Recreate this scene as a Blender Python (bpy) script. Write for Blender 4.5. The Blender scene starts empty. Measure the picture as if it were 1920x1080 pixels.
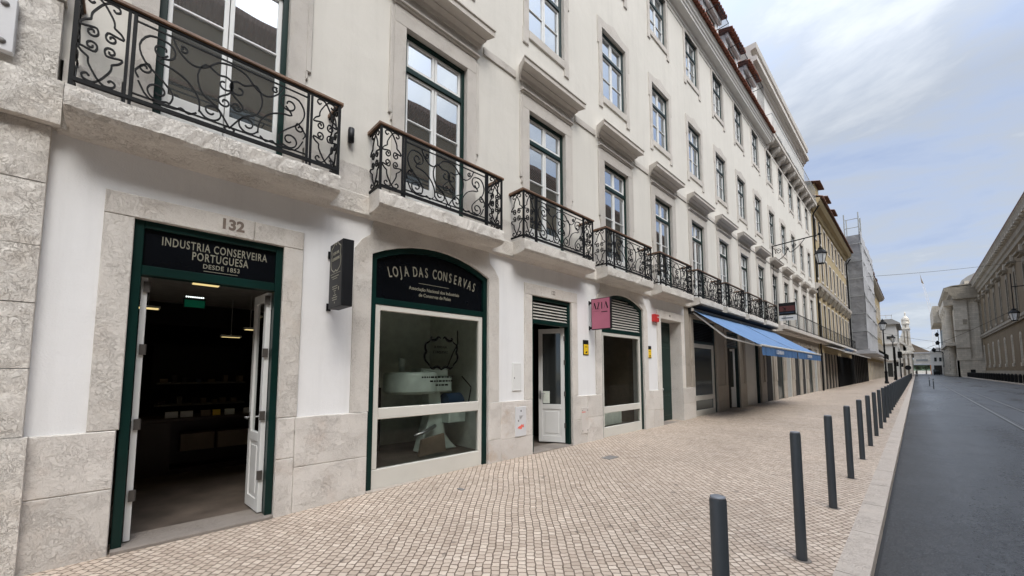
import bpy, math, random
from mathutils import Vector, Matrix, noise
R = math.radians
random.seed(7)
S = bpy.context.scene
COL = S.collection

# ------------------------------------------------------------------ camera
PITCH, YAW, FPX = 4.4345, 45.797, 735.0
cam = bpy.data.cameras.new("camera"); camo = bpy.data.objects.new("camera", cam); COL.objects.link(camo)
camo.location = (5.0, 0.0, 1.6)
camo.rotation_euler = (R(90 + PITCH), 0, R(YAW))
cam.sensor_width = 36.0; cam.lens = FPX / 1920 * 36.0
cam.shift_y = 98 / 1920.0; cam.clip_start = 0.05; cam.clip_end = 3000
S.camera = camo

# ------------------------------------------------------------------ world + sun
SUN_EL, SUN_AZ = 52.0, 112.0        # azimuth clockwise from +Y (street direction)
w = bpy.data.worlds.new("World"); S.world = w; w.use_nodes = True
nt = w.node_tree; N = nt.nodes; L = nt.links; N.clear()
def nn(t, **k):
    n = N.new(t)
    for a, b in k.items(): setattr(n, a, b)
    return n
out = nn('ShaderNodeOutputWorld'); bg = nn('ShaderNodeBackground'); bg.inputs[1].default_value = 0.093
sky = nn('ShaderNodeTexSky', sky_type='NISHITA', sun_disc=False, sun_elevation=R(SUN_EL), sun_rotation=R(SUN_AZ))
tc = nn('ShaderNodeTexCoord'); sp = nn('ShaderNodeSeparateXYZ'); L.new(tc.outputs['Generated'], sp.inputs[0])
def m(op, a, b=None, c=None):
    n = nn('ShaderNodeMath', operation=op)
    for i, v in enumerate((a, b, c)):
        if v is None: continue
        if isinstance(v, (int, float)): n.inputs[i].default_value = v
        else: L.new(v, n.inputs[i])
    return n.outputs[0]
zc = m('MAXIMUM', sp.outputs[2], 0.0)
den = m('ADD', zc, 0.22)
cv = nn('ShaderNodeCombineXYZ'); L.new(m('DIVIDE', sp.outputs[0], den), cv.inputs[0]); L.new(m('DIVIDE', sp.outputs[1], den), cv.inputs[1])
mp = nn('ShaderNodeMapping'); mp.inputs['Rotation'].default_value = (0, 0, R(20)); mp.inputs['Scale'].default_value = (0.62, 1.05, 1); mp.inputs['Location'].default_value = (3.1, 1.4, 0)
L.new(cv.outputs[0], mp.inputs[0])
nz = nn('ShaderNodeTexNoise'); nz.inputs['Scale'].default_value = 2.1; nz.inputs['Detail'].default_value = 7; nz.inputs['Roughness'].default_value = 0.6; nz.inputs['Distortion'].default_value = 0.35
L.new(mp.outputs[0], nz.inputs[0])
cr = nn('ShaderNodeValToRGB'); e = cr.color_ramp.elements
e[0].position = 0.33; e[0].color = (4.1, 5.2, 7.7, 1)
e[1].position = 0.68; e[1].color = (7.5, 8.0, 8.7, 1)
x = cr.color_ramp.elements.new(0.47); x.color = (5.2, 6.15, 8.1, 1)
x = cr.color_ramp.elements.new(0.56); x.color = (5.6, 6.2, 7.2, 1)
L.new(nz.outputs['Fac'], cr.inputs[0])
# brighter veil low over the horizon
hz = m('POWER', m('SUBTRACT', 1.0, zc), 7.0)
mxh = nn('ShaderNodeMixRGB'); L.new(m('MULTIPLY', hz, 0.36), mxh.inputs[0]); L.new(cr.outputs[0], mxh.inputs[1]); mxh.inputs[2].default_value = (7.6, 8.3, 9.0, 1)
# thicker, brighter overcast towards the zenith (CIE overcast) 
zen = m('ADD', 1.0, m('MULTIPLY', m('POWER', m('MAXIMUM', m('SUBTRACT', zc, 0.45), 0.0), 1.0), 3.2))
vs = nn('ShaderNodeVectorMath', operation='SCALE'); L.new(mxh.outputs[0], vs.inputs[0]); L.new(zen, vs.inputs['Scale'])
# warm sky glow added to light the facade, round the sun's direction (behind the viewer's right shoulder)
sdv = (math.sin(R(SUN_AZ)) * math.cos(R(SUN_EL)), math.cos(R(SUN_AZ)) * math.cos(R(SUN_EL)), math.sin(R(SUN_EL)))
dt = nn('ShaderNodeVectorMath', operation='DOT_PRODUCT'); L.new(tc.outputs['Generated'], dt.inputs[0]); dt.inputs[1].default_value = sdv
glow = m('MULTIPLY', m('POWER', m('MAXIMUM', dt.outputs['Value'], 0.0), 7.5), 1.0)
mg = nn('ShaderNodeMixRGB', blend_type='ADD'); L.new(glow, mg.inputs[0]); L.new(vs.outputs[0], mg.inputs[1]); mg.inputs[2].default_value = (50, 49, 46.5, 1)
vs = mg
mx = nn('ShaderNodeMixRGB'); mx.inputs[0].default_value = 0.90
L.new(sky.outputs[0], mx.inputs[1]); L.new(vs.outputs[0], mx.inputs[2]); L.new(mx.outputs[0], bg.inputs[0]); L.new(bg.outputs[0], out.inputs[0])

sl = bpy.data.lights.new("sun", 'SUN'); sl.energy = 1.5; sl.angle = R(25); sl.color = (1.0, 0.955, 0.90)
so = bpy.data.objects.new("sun", sl); COL.objects.link(so)
d = Vector((math.sin(R(SUN_AZ)) * math.cos(R(SUN_EL)), math.cos(R(SUN_AZ)) * math.cos(R(SUN_EL)), math.sin(R(SUN_EL))))
so.rotation_euler = d.to_track_quat('Z', 'Y').to_euler(); so.location = (30, 0, 60)
S.view_settings.view_transform = 'Standard'; S.view_settings.look = 'None'
S.view_settings.exposure = 0.14; S.view_settings.gamma = 1.0; S.view_settings.use_curve_mapping = False
S.render.resolution_x = 1024; S.render.resolution_y = 576
S.cycles.max_bounces = 6; S.cycles.transparent_max_bounces = 12

# ------------------------------------------------------------------ materials
class Mat:
    def __init__(s, name):
        s.m = bpy.data.materials.new(name); s.m.use_nodes = True
        s.t = s.m.node_tree; s.N = s.t.nodes; s.L = s.t.links
        s.b = s.N['Principled BSDF']; s.out = s.N['Material Output']; s._c = None
    def co(s, scale=(1, 1, 1), rot=(0, 0, 0)):
        if s._c is None: s._c = s.N.new('ShaderNodeTexCoord')
        mp = s.N.new('ShaderNodeMapping'); mp.inputs['Scale'].default_value = scale; mp.inputs['Rotation'].default_value = rot
        s.L.new(s._c.outputs['Object'], mp.inputs[0]); return mp.outputs[0]
    def noise(s, sc, det=4, rough=.55, dist=0, vec=None, fac=True):
        n = s.N.new('ShaderNodeTexNoise'); n.inputs['Scale'].default_value = sc; n.inputs['Detail'].default_value = det
        n.inputs['Roughness'].default_value = rough; n.inputs['Distortion'].default_value = dist
        s.L.new(vec if vec else s.co(), n.inputs['Vector']); return n.outputs['Fac' if fac else 'Color']
    def ramp(s, fac, stops, interp='LINEAR'):
        n = s.N.new('ShaderNodeValToRGB'); n.color_ramp.interpolation = interp; e = n.color_ramp.elements
        def c4(c): return (c, c, c, 1) if isinstance(c, (int, float)) else tuple(c) + (1,)
        e[0].position = stops[0][0]; e[0].color = c4(stops[0][1]); e[1].position = stops[-1][0]; e[1].color = c4(stops[-1][1])
        for p, c in stops[1:-1]: q = e.new(p); q.color = c4(c)
        s.L.new(fac, n.inputs[0]); return n.outputs[0]
    def mix(s, f, a, b, mode='MIX'):
        n = s.N.new('ShaderNodeMixRGB'); n.blend_type = mode
        for i, v in enumerate((f, a, b)):
            if isinstance(v, (int, float)): n.inputs[i].default_value = v if i == 0 else (v, v, v, 1)
            elif isinstance(v, tuple): n.inputs[i].default_value = v + (1,)
            else: s.L.new(v, n.inputs[i])
        return n.outputs[0]
    def math(s, op, a, b=0.0):
        n = s.N.new('ShaderNodeMath'); n.operation = op
        for i, v in enumerate((a, b)):
            if isinstance(v, (int, float)): n.inputs[i].default_value = v
            else: s.L.new(v, n.inputs[i])
        return n.outputs[0]
    def bump(s, h, dist=.01, strength=1.0, prev=None):
        n = s.N.new('ShaderNodeBump'); n.inputs['Distance'].default_value = dist; n.inputs['Strength'].default_value = strength
        s.L.new(h, n.inputs['Height'])
        if prev is not None: s.L.new(prev, n.inputs['Normal'])
        s.L.new(n.outputs[0], s.b.inputs['Normal']); return n.outputs[0]
    def base(s, c):
        if isinstance(c, tuple): s.b.inputs['Base Color'].default_value = c + (1,)
        else: s.L.new(c, s.b.inputs['Base Color'])
    def set(s, **k):
        for a, v in k.items():
            i = s.b.inputs[a.replace('_', ' ')]
            if isinstance(v, (int, float, tuple)): i.default_value = v
            else: s.L.new(v, i)
        return s

def simple(name, col, rough=.6, metal=0.0, var=.12, sc=6, bump=0.0, spec=.5):
    a = Mat(name); n = a.noise(sc, 5)
    c1 = tuple(v * (1 - var) for v in col); c2 = tuple(min(1, v * (1 + var)) for v in col)
    a.base(a.ramp(n, [(.3, c1), (.7, c2)])); a.set(Roughness=rough, Metallic=metal); a.b.inputs['Specular IOR Level'].default_value = spec
    if bump: a.bump(a.noise(sc * 8, 4), bump, .6)
    return a.m

def plaster(name, col, stain=.1):
    a = Mat(name)
    n1 = a.noise(.55, 6, .6); n2 = a.noise(1.0, 5, .65, 0, a.co((1, 5, .35)))
    c = a.mix(a.ramp(n1, [(.35, 0.0), (.7, 1.0)]), tuple(v * (1 - stain) for v in col), col)
    c = a.mix(a.ramp(n2, [(.48, 0.0), (.80, .34)]), c, tuple(v * .74 for v in col))
    a.base(c); a.set(Roughness=.88); a.b.inputs['Specular IOR Level'].default_value = .25
    b = a.bump(a.noise(3.0, 3), .02, .5); a.bump(a.noise(70, 4, .6), .0035, .7, b)
    return a.m

def lioz(name, light, dark, vein=.55, bump=.006, sc=1.0, blotch=(.62, .52, .43), blot=.35):
    """shell-bearing limestone: curly thin dark veins, pits, warm stains"""
    a = Mat(name)
    warp = a.noise(4.0 * sc, 3, .5, 0, None, False)
    vm = a.N.new('ShaderNodeVectorMath'); vm.operation = 'MULTIPLY_ADD'
    a.L.new(warp, vm.inputs[0]); vm.inputs[1].default_value = (.35, .35, .35); a.L.new(a.co(), vm.inputs[2])
    n = a.noise(7.5 * sc, 3, .5, 2.2, vm.outputs[0])
    v1 = a.ramp(n, [(.472, 0.0), (.496, 1.0), (.504, 1.0), (.530, 0.0)])
    n2 = a.noise(17 * sc, 2, .5, 2.8, vm.outputs[0])
    v2 = a.ramp(n2, [(.475, 0.0), (.497, 1.0), (.52, 0.0)])
    msk = a.ramp(a.noise(2.2 * sc, 3), [(.38, .35), (.62, 1.0)])
    v = a.math('MULTIPLY', a.math('MAXIMUM', v1, a.math('MULTIPLY', v2, .7)), msk)
    big = a.noise(1.1, 5, .6)
    c = a.mix(a.ramp(big, [(.3, 0.0), (.7, 1.0)]), tuple(q * .92 for q in light), light)
    oi = a.N.new('ShaderNodeObjectInfo'); c = a.mix(1.0, c, a.ramp(oi.outputs['Random'], [(0.0, .90), (1.0, 1.06)]), 'MULTIPLY')
    c = a.mix(a.ramp(a.noise(2.7, 5, .6), [(.55, 0.0), (.75, blot)]), c, blotch)
    pits = a.ramp(a.noise(55 * sc, 2), [(.68, 0.0), (.74, .6)])
    c = a.mix(a.math('MULTIPLY', v, vein), c, dark); c = a.mix(pits, c, dark)
    a.base(c); a.set(Roughness=.82); a.b.inputs['Specular IOR Level'].default_value = .3
    h = a.math('SUBTRACT', a.math('MULTIPLY', a.noise(9 * sc, 6, .6), .6), a.math('MULTIPLY', v, .55))
    a.bump(h, bump * 4, .9)
    return a.m

def glass_coated(name, tint=(.78, .82, .86), dark=(.055, .062, .058), refl=.56):
    a = Mat(name); g = a.N.new('ShaderNodeBsdfGlossy'); g.inputs['Roughness'].default_value = .015; g.inputs['Color'].default_value = tint + (1,)
    bn = a.N.new('ShaderNodeBump'); bn.inputs['Distance'].default_value = .02; bn.inputs['Strength'].default_value = .08
    a.L.new(a.noise(1.3, 1), bn.inputs['Height']); a.L.new(bn.outputs[0], g.inputs['Normal'])
    a.base(dark); a.set(Roughness=.4)
    mxs = a.N.new('ShaderNodeMixShader'); fr = a.N.new('ShaderNodeFresnel'); fr.inputs[0].default_value = 1.5
    a.L.new(a.math('ADD', a.math('MULTIPLY', fr.outputs[0], .8), refl), mxs.inputs[0])
    a.L.new(a.b.outputs[0], mxs.inputs[1]); a.L.new(g.outputs[0], mxs.inputs[2]); a.L.new(mxs.outputs[0], a.out.inputs[0])
    return a.m

def glass_clear(name, tint=(.62, .70, .66), k=1.0):
    a = Mat(name); g = a.N.new('ShaderNodeBsdfGlossy'); g.inputs['Roughness'].default_value = .01
    tr = a.N.new('ShaderNodeBsdfTransparent'); tr.inputs[0].default_value = tint + (1,)
    fr = a.N.new('ShaderNodeFresnel'); fr.inputs[0].default_value = 1.5
    mxs = a.N.new('ShaderNodeMixShader'); a.L.new(a.math('MULTIPLY', fr.outputs[0], k), mxs.inputs[0])
    a.L.new(tr.outputs[0], mxs.inputs[1]); a.L.new(g.outputs[0], mxs.inputs[2]); a.L.new(mxs.outputs[0], a.out.inputs[0])
    return a.m

def emis(name, col, st):
    a = Mat(name); a.base(tuple(v * .5 for v in col)); a.b.inputs['Emission Color'].default_value = col + (1,); a.b.inputs['Emission Strength'].default_value = st
    a.noise(3); return a.m

def cobble():
    a = Mat("calcada_cobbles")
    w1 = a.noise(.7, 2, .5, 0, None, False); w2 = a.noise(14, 2, .5, 0, None, False)
    def vma(c, k, base):
        n = a.N.new('ShaderNodeVectorMath'); n.operation = 'MULTIPLY_ADD'; a.L.new(c, n.inputs[0]); n.inputs[1].default_value = (k, k, 0); a.L.new(base, n.inputs[2]); return n.outputs[0]
    v = vma(w2, .034, vma(w1, .13, a.co()))
    rot = a.N.new('ShaderNodeMapping'); rot.inputs['Rotation'].default_value = (0, 0, R(45)); a.L.new(v, rot.inputs[0])
    br = a.N.new('ShaderNodeTexBrick'); a.L.new(rot.outputs[0], br.inputs['Vector'])
    br.offset = .45; br.inputs['Scale'].default_value = 1.0; br.inputs['Brick Width'].default_value = .064; br.inputs['Row Height'].default_value = .072
    br.inputs['Mortar Size'].default_value = .0058; br.inputs['Mortar Smooth'].default_value = .55; br.inputs['Bias'].default_value = 0
    br.inputs['Color1'].default_value = (0, 0, 0, 1); br.inputs['Color2'].default_value = (1, 1, 1, 1); br.inputs['Mortar'].default_value = (.5, .5, .5, 1)
    tone = a.ramp(br.outputs['Color'], [(0.0, (.47, .375, .295)), (.35, (.56, .455, .365)), (.75, (.60, .495, .40)), (1.0, (.70, .59, .485))])
    big = a.ramp(a.noise(.35, 5, .6), [(.3, .80), (.7, 1.08)])
    c = a.mix(1.0, tone, big, 'MULTIPLY')
    c = a.mix(a.ramp(a.noise(40, 3), [(.4, 0.0), (.8, .35)]), c, (.52, .42, .34))
    c = a.mix(br.outputs['Fac'], c, (.175, .133, .10))
    c = a.mix(a.ramp(a.noise(1.9, 6, .7, .5), [(.52, 0.0), (.74, .42)]), c, (.30, .235, .18))
    c = a.mix(a.ramp(a.noise(7.5, 2, .4), [(.70, 0.0), (.725, .5)]), c, (.12, .10, .085))
    a.base(c); a.set(Roughness=a.ramp(a.noise(.8, 4), [(.35, .58), (.65, .8)])); a.b.inputs['Specular IOR Level'].default_value = .35
    h = a.math('SUBTRACT', a.math('MULTIPLY', a.noise(26, 3), .5), a.math('MULTIPLY', br.outputs['Fac'], 1.0))
    h = a.math('ADD', h, a.math('MULTIPLY', br.outputs['Color'], .3))
    a.bump(h, .012, .9)
    return a.m

def asphalt():
    a = Mat("asphalt")
    big = a.noise(.28, 5, .6, .4, a.co((1.6, .35, 1)))
    c = a.mix(a.ramp(big, [(.36, 0.0), (.62, 1.0)]), (.036, .037, .040), (.105, .108, .115))
    c = a.mix(a.ramp(a.noise(.9, 5, .65, 1.0), [(.54, 0.0), (.60, .5)]), c, (.035, .035, .037))
    mid = a.noise(17, 4, .7, 1.2)
    c = a.mix(a.ramp(mid, [(.42, .8), (.60, 0.0)]), c, (.013, .0165, .018))
    c = a.mix(a.ramp(a.noise(60, 3, .7), [(.5, 0.0), (.68, .75)]), c, (.15, .15, .155))
    # darker, rougher margin beside the kerb, patches and hairline cracks
    sp = a.N.new('ShaderNodeSeparateXYZ'); a.L.new(a.co(), sp.inputs[0])
    ed = a.math('ADD', sp.outputs[0], a.math('MULTIPLY', a.noise(1.4, 4), .5))
    c = a.mix(a.ramp(a.math('DIVIDE', ed, 10.0), [(.48, .75), (.56, 0.0)]), c, (.036, .034, .031))
    ck = a.noise(.55, 6, .62, .7); c = a.mix(a.ramp(ck, [(.497, 0.0), (.500, .7), (.503, 0.0)]), c, (.012, .012, .012))
    a.base(c); rg = a.math('ADD', a.ramp(big, [(.36, .18), (.62, .40)]), a.math('MULTIPLY', a.ramp(mid, [(.4, 0.0), (.6, 1.0)]), .14))
    a.set(Roughness=a.math('ADD', rg, a.ramp(a.math('DIVIDE', ed, 10.0), [(.48, .3), (.56, 0.0)]))); a.b.inputs['Specular IOR Level'].default_value = .5
    b = a.bump(a.noise(2.6, 5, .6, .6, a.co((2.2, .8, 1))), .03, .5); b = a.bump(mid, .012, .8, b); a.bump(a.noise(60, 3), .007, 1.0, b)
    return a.m

def tiles(name, col):
    a = Mat(name); n = a.noise(3, 4)
    c = a.ramp(a.noise(9, 3), [(.3, tuple(v * .55 for v in col)), (.7, tuple(v * 1.2 for v in col))])
    a.base(c); a.set(Roughness=.85)
    wv = a.N.new('ShaderNodeTexWave'); wv.bands_direction = 'Y'; wv.inputs['Scale'].default_value = 1.6; a.L.new(a.co(), wv.inputs['Vector'])
    a.bump(wv.outputs['Fac'], .06, 1.0)
    return a.m

def ashlar(name, col, joint=.5, bw=1.1, rh=.55, plane='x'):
    a = Mat(name)
    sp = a.N.new('ShaderNodeSeparateXYZ'); a.L.new(a.co(), sp.inputs[0]); cb = a.N.new('ShaderNodeCombineXYZ')
    s1 = a.math('ADD', sp.outputs[0], sp.outputs[1]); a.L.new(s1, cb.inputs[0]); a.L.new(sp.outputs[2], cb.inputs[1])
    br = a.N.new('ShaderNodeTexBrick'); a.L.new(cb.outputs[0], br.inputs['Vector']); br.inputs['Scale'].default_value = 1
    br.inputs['Brick Width'].default_value = bw; br.inputs['Row Height'].default_value = rh; br.inputs['Mortar Size'].default_value = .02
    br.inputs['Color1'].default_value = tuple(v * .85 for v in col) + (1,); br.inputs['Color2'].default_value = tuple(v * 1.1 for v in col) + (1,)
    br.inputs['Mortar'].default_value = tuple(v * joint for v in col) + (1,)
    c = a.mix(a.ramp(a.noise(.5, 6, .65), [(.35, .55), (.65, 0.0)]), br.outputs['Color'], tuple(v * .6 for v in col))
    c = a.mix(a.ramp(a.noise(1.2, 5, .6, 0, a.co((1, 1, .2))), [(.5, 0.0), (.8, .5)]), c, tuple(v * .5 for v in col))
    a.base(c); a.set(Roughness=.85); a.bump(a.math('MULTIPLY', br.outputs['Fac'], -1), .03, .6); return a.m

def fabric(name, col, ripple=True):
    a = Mat(name); n = a.noise(2.5, 3, .5, 0, a.co((1, 5, 1)))
    c = a.ramp(n, [(.3, tuple(v * .84 for v in col)), (.7, tuple(v * 1.12 for v in col))])
    sp = a.N.new('ShaderNodeSeparateXYZ'); a.L.new(a.co(), sp.inputs[0]); fr = a.math('FRACT', a.math('MULTIPLY', sp.outputs[1], 1.66))
    c = a.mix(a.ramp(fr, [(0.0, .5), (.03, .5), (.04, 0.0)]), c, tuple(v * .6 for v in col))
    a.base(c); a.set(Roughness=.8)
    a.bump(a.noise(3, 3, .5, 0, a.co((1, 4, 1))), .03, .3)
    return a.m

def mesh_net():
    a = Mat("scaffold_netting"); n = a.noise(.9, 6, .65, .8)
    a.base(a.ramp(n, [(.3, (.17, .17, .175)), (.55, (.215, .215, .22)), (.75, (.27, .27, .275))])); a.set(Roughness=.85)
    a.bump(a.noise(1.2, 4, .5, .5), .15, .6); return a.m

M = dict(
 plaster=plaster("cream_plaster", (.70, .67, .61), .07),
 plaster_low=plaster("white_plaster", (.83, .825, .82), .05),
 lioz=lioz("limestone_trim", (.78, .735, .675), (.38, .335, .29), .50, .002, 1.55),
 lioz_rough=lioz("rough_limestone", (.80, .755, .69), (.34, .29, .245), .62, .0034, 1.7, (.58, .49, .40), .45),
 lioz_plinth=lioz("plinth_limestone", (.76, .715, .66), (.39, .345, .30), .50, .002, 1.75, (.64, .53, .45), .5),
 pillar=lioz('shade_toned_pillar_stone', (.40, .355, .30), (.25, .215, .18), .4, .002, 1.2, (.34, .28, .22), .5),  # grey-beige stone, darkened in colour for the shade under awnings and slabs
 lioz_stain=lioz("stained_limestone", (.74, .69, .64), (.40, .34, .29), .35, .002, 1.2, (.60, .47, .36), .9),
 trim=lioz("upper_stone_trim", (.60, .56, .51), (.40, .355, .31), .35, .0012, 1.4, (.50, .44, .37), .4),
 green=simple("green_paint", (.002, .020, .0165), .36, var=.25, sc=2, spec=.25),
 greenblue=simple("green_grey_paint", (.022, .042, .045), .42, var=.15, sc=2, spec=.3),
 white=simple("white_paint", (.72, .72, .70), .42, var=.05, sc=1.5),
 shopwhite=simple("shopfront_white_paint", (.62, .60, .545), .45, var=.06, sc=1.2),
 panel=simple("black_sign_panel", (.0035, .0045, .0065), .25, var=.3, sc=1, spec=.15),
 gold=simple("beige_lettering", (.25, .24, .185), .5, var=.05),
 number=simple("incised_number", (.20, .155, .125), .8),
 iron=simple("black_iron", (.007, .0075, .0085), .55, var=.25, sc=20, spec=.18),
 wood=simple("handrail_wood", (.17, .095, .055), .45, var=.3, sc=5),
 kerb=lioz("kerb_stone", (.52, .455, .395), (.34, .29, .25), .25, .002, 1.0),
 cobble=cobble(), asphalt=asphalt(),
 glass=glass_coated("coated_window_glass"), glassd=glass_coated("dark_window_glass", (.45, .5, .5), (.015, .018, .018), .12),
 shopglass=glass_clear("shop_glass", (.93, .97, .95), .6), doorglass=glass_clear("door_glass", (.5, .56, .55), .6),
 tile=tiles("terracotta_tiles", (.27, .095, .055)), tileold=tiles("old_tiles", (.20, .105, .07)),
 bollard=simple("anthracite_bollard_paint", (.042, .049, .055), .42, var=.08, sc=3),
 cap=simple("bollard_cap_grey", (.17, .18, .20), .4),
 awning=fabric("blue_awning_fabric", (.125, .225, .41)), valance=fabric("blue_valance", (.05, .125, .27)),
 alu=simple("pale_awning_metal", (.55, .54, .50), .4), steel=simple("brushed_steel", (.5, .5, .5), .3, .9),
 yellow=plaster("ochre_plaster", (.42, .335, .20), .15),
 brown=plaster("brown_palace_plaster", (.19, .143, .088), .2),
 ash=ashlar("palace_ashlar", (.30, .26, .20)), ashp=ashlar("pale_ashlar", (.56, .50, .41)), ashw=ashlar("cream_ashlar", (.86, .80, .70)),  # ashw is the lightest stone, an even pale cream
 net=mesh_net(), netl=fabric("pale_scaffold_sheet", (.40, .40, .41)),
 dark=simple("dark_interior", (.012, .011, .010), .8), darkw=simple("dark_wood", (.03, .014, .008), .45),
 floorw=simple("worn_wood_floor", (.115, .092, .075), .5, var=.4, sc=3),
 ceil=simple("grey_ceiling", (.6, .58, .54), .8), roomgreen=simple("pale_green_shop_wall", (.70, .74, .66), .8),
 machine=simple("pale_green_enamel", (.52, .60, .54), .35), blue=simple("dark_blue_motor", (.02, .045, .09), .35),
 card=simple("brown_cardboard", (.22, .17, .12), .85), paper=simple("white_card", (.62, .62, .60), .7),
 pink=simple("pink_sign_face", (.46, .14, .21), .5, var=.04), red=simple("red_alarm_box", (.55, .03, .03), .4),
 ysign=simple("yellow_plate", (.85, .56, .02), .4), black=simple("black_plastic", (.009, .0095, .011), .45, spec=.25),
 marble=simple("white_marble", (.66, .66, .67), .35, var=.08, sc=3), salmon=simple("salmon_print", (.80, .16, .12), .5),
 lampglass=simple("frosted_lamp_glass", (.62, .63, .63), .35), orange=simple("orange_board", (.70, .24, .06), .6),
 lamp=emis("ceiling_light_panel", (1.0, .78, .34), .85), led=emis("small_white_leds", (.9, 1, .95), 2.0), exit=emis("green_exit_sign", (.0, .10, .05), .25),
 hinge=simple('dark_hinge_metal', (.07, .062, .055), .5), thresh=lioz('worn_threshold_stone', (.27, .235, .205), (.16, .14, .12), .3, .002, 1.2),
 print=simple('matt_black_print', (.004, .004, .004), .95, spec=0.0), railsteel=simple("tram_rail_steel", (.27, .27, .265), .35, .5), groove=simple("rail_groove", (.02, .02, .02), .6),
 concrete=simple("concrete_strip", (.035, .035, .036), .7, var=.2, sc=2, bump=.004),
 slate=simple("grey_slate_roof", (.30, .29, .275), .7), leaf=simple("dark_foliage", (.035, .06, .025), .7, var=.4, sc=1),
 bark=simple("bark", (.08, .06, .045), .9), shutter=simple("grey_roller_shutter", (.33, .34, .33), .5), amber=simple("amber_wood_door", (.36, .16, .03), .5),
 white2=plaster("white_far_plaster", (.72, .70, .66)), manh=simple("iron_cover", (.20, .19, .18), .6), redsign=simple("dark_red_sign", (.09, .02, .02), .5),
)

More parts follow.
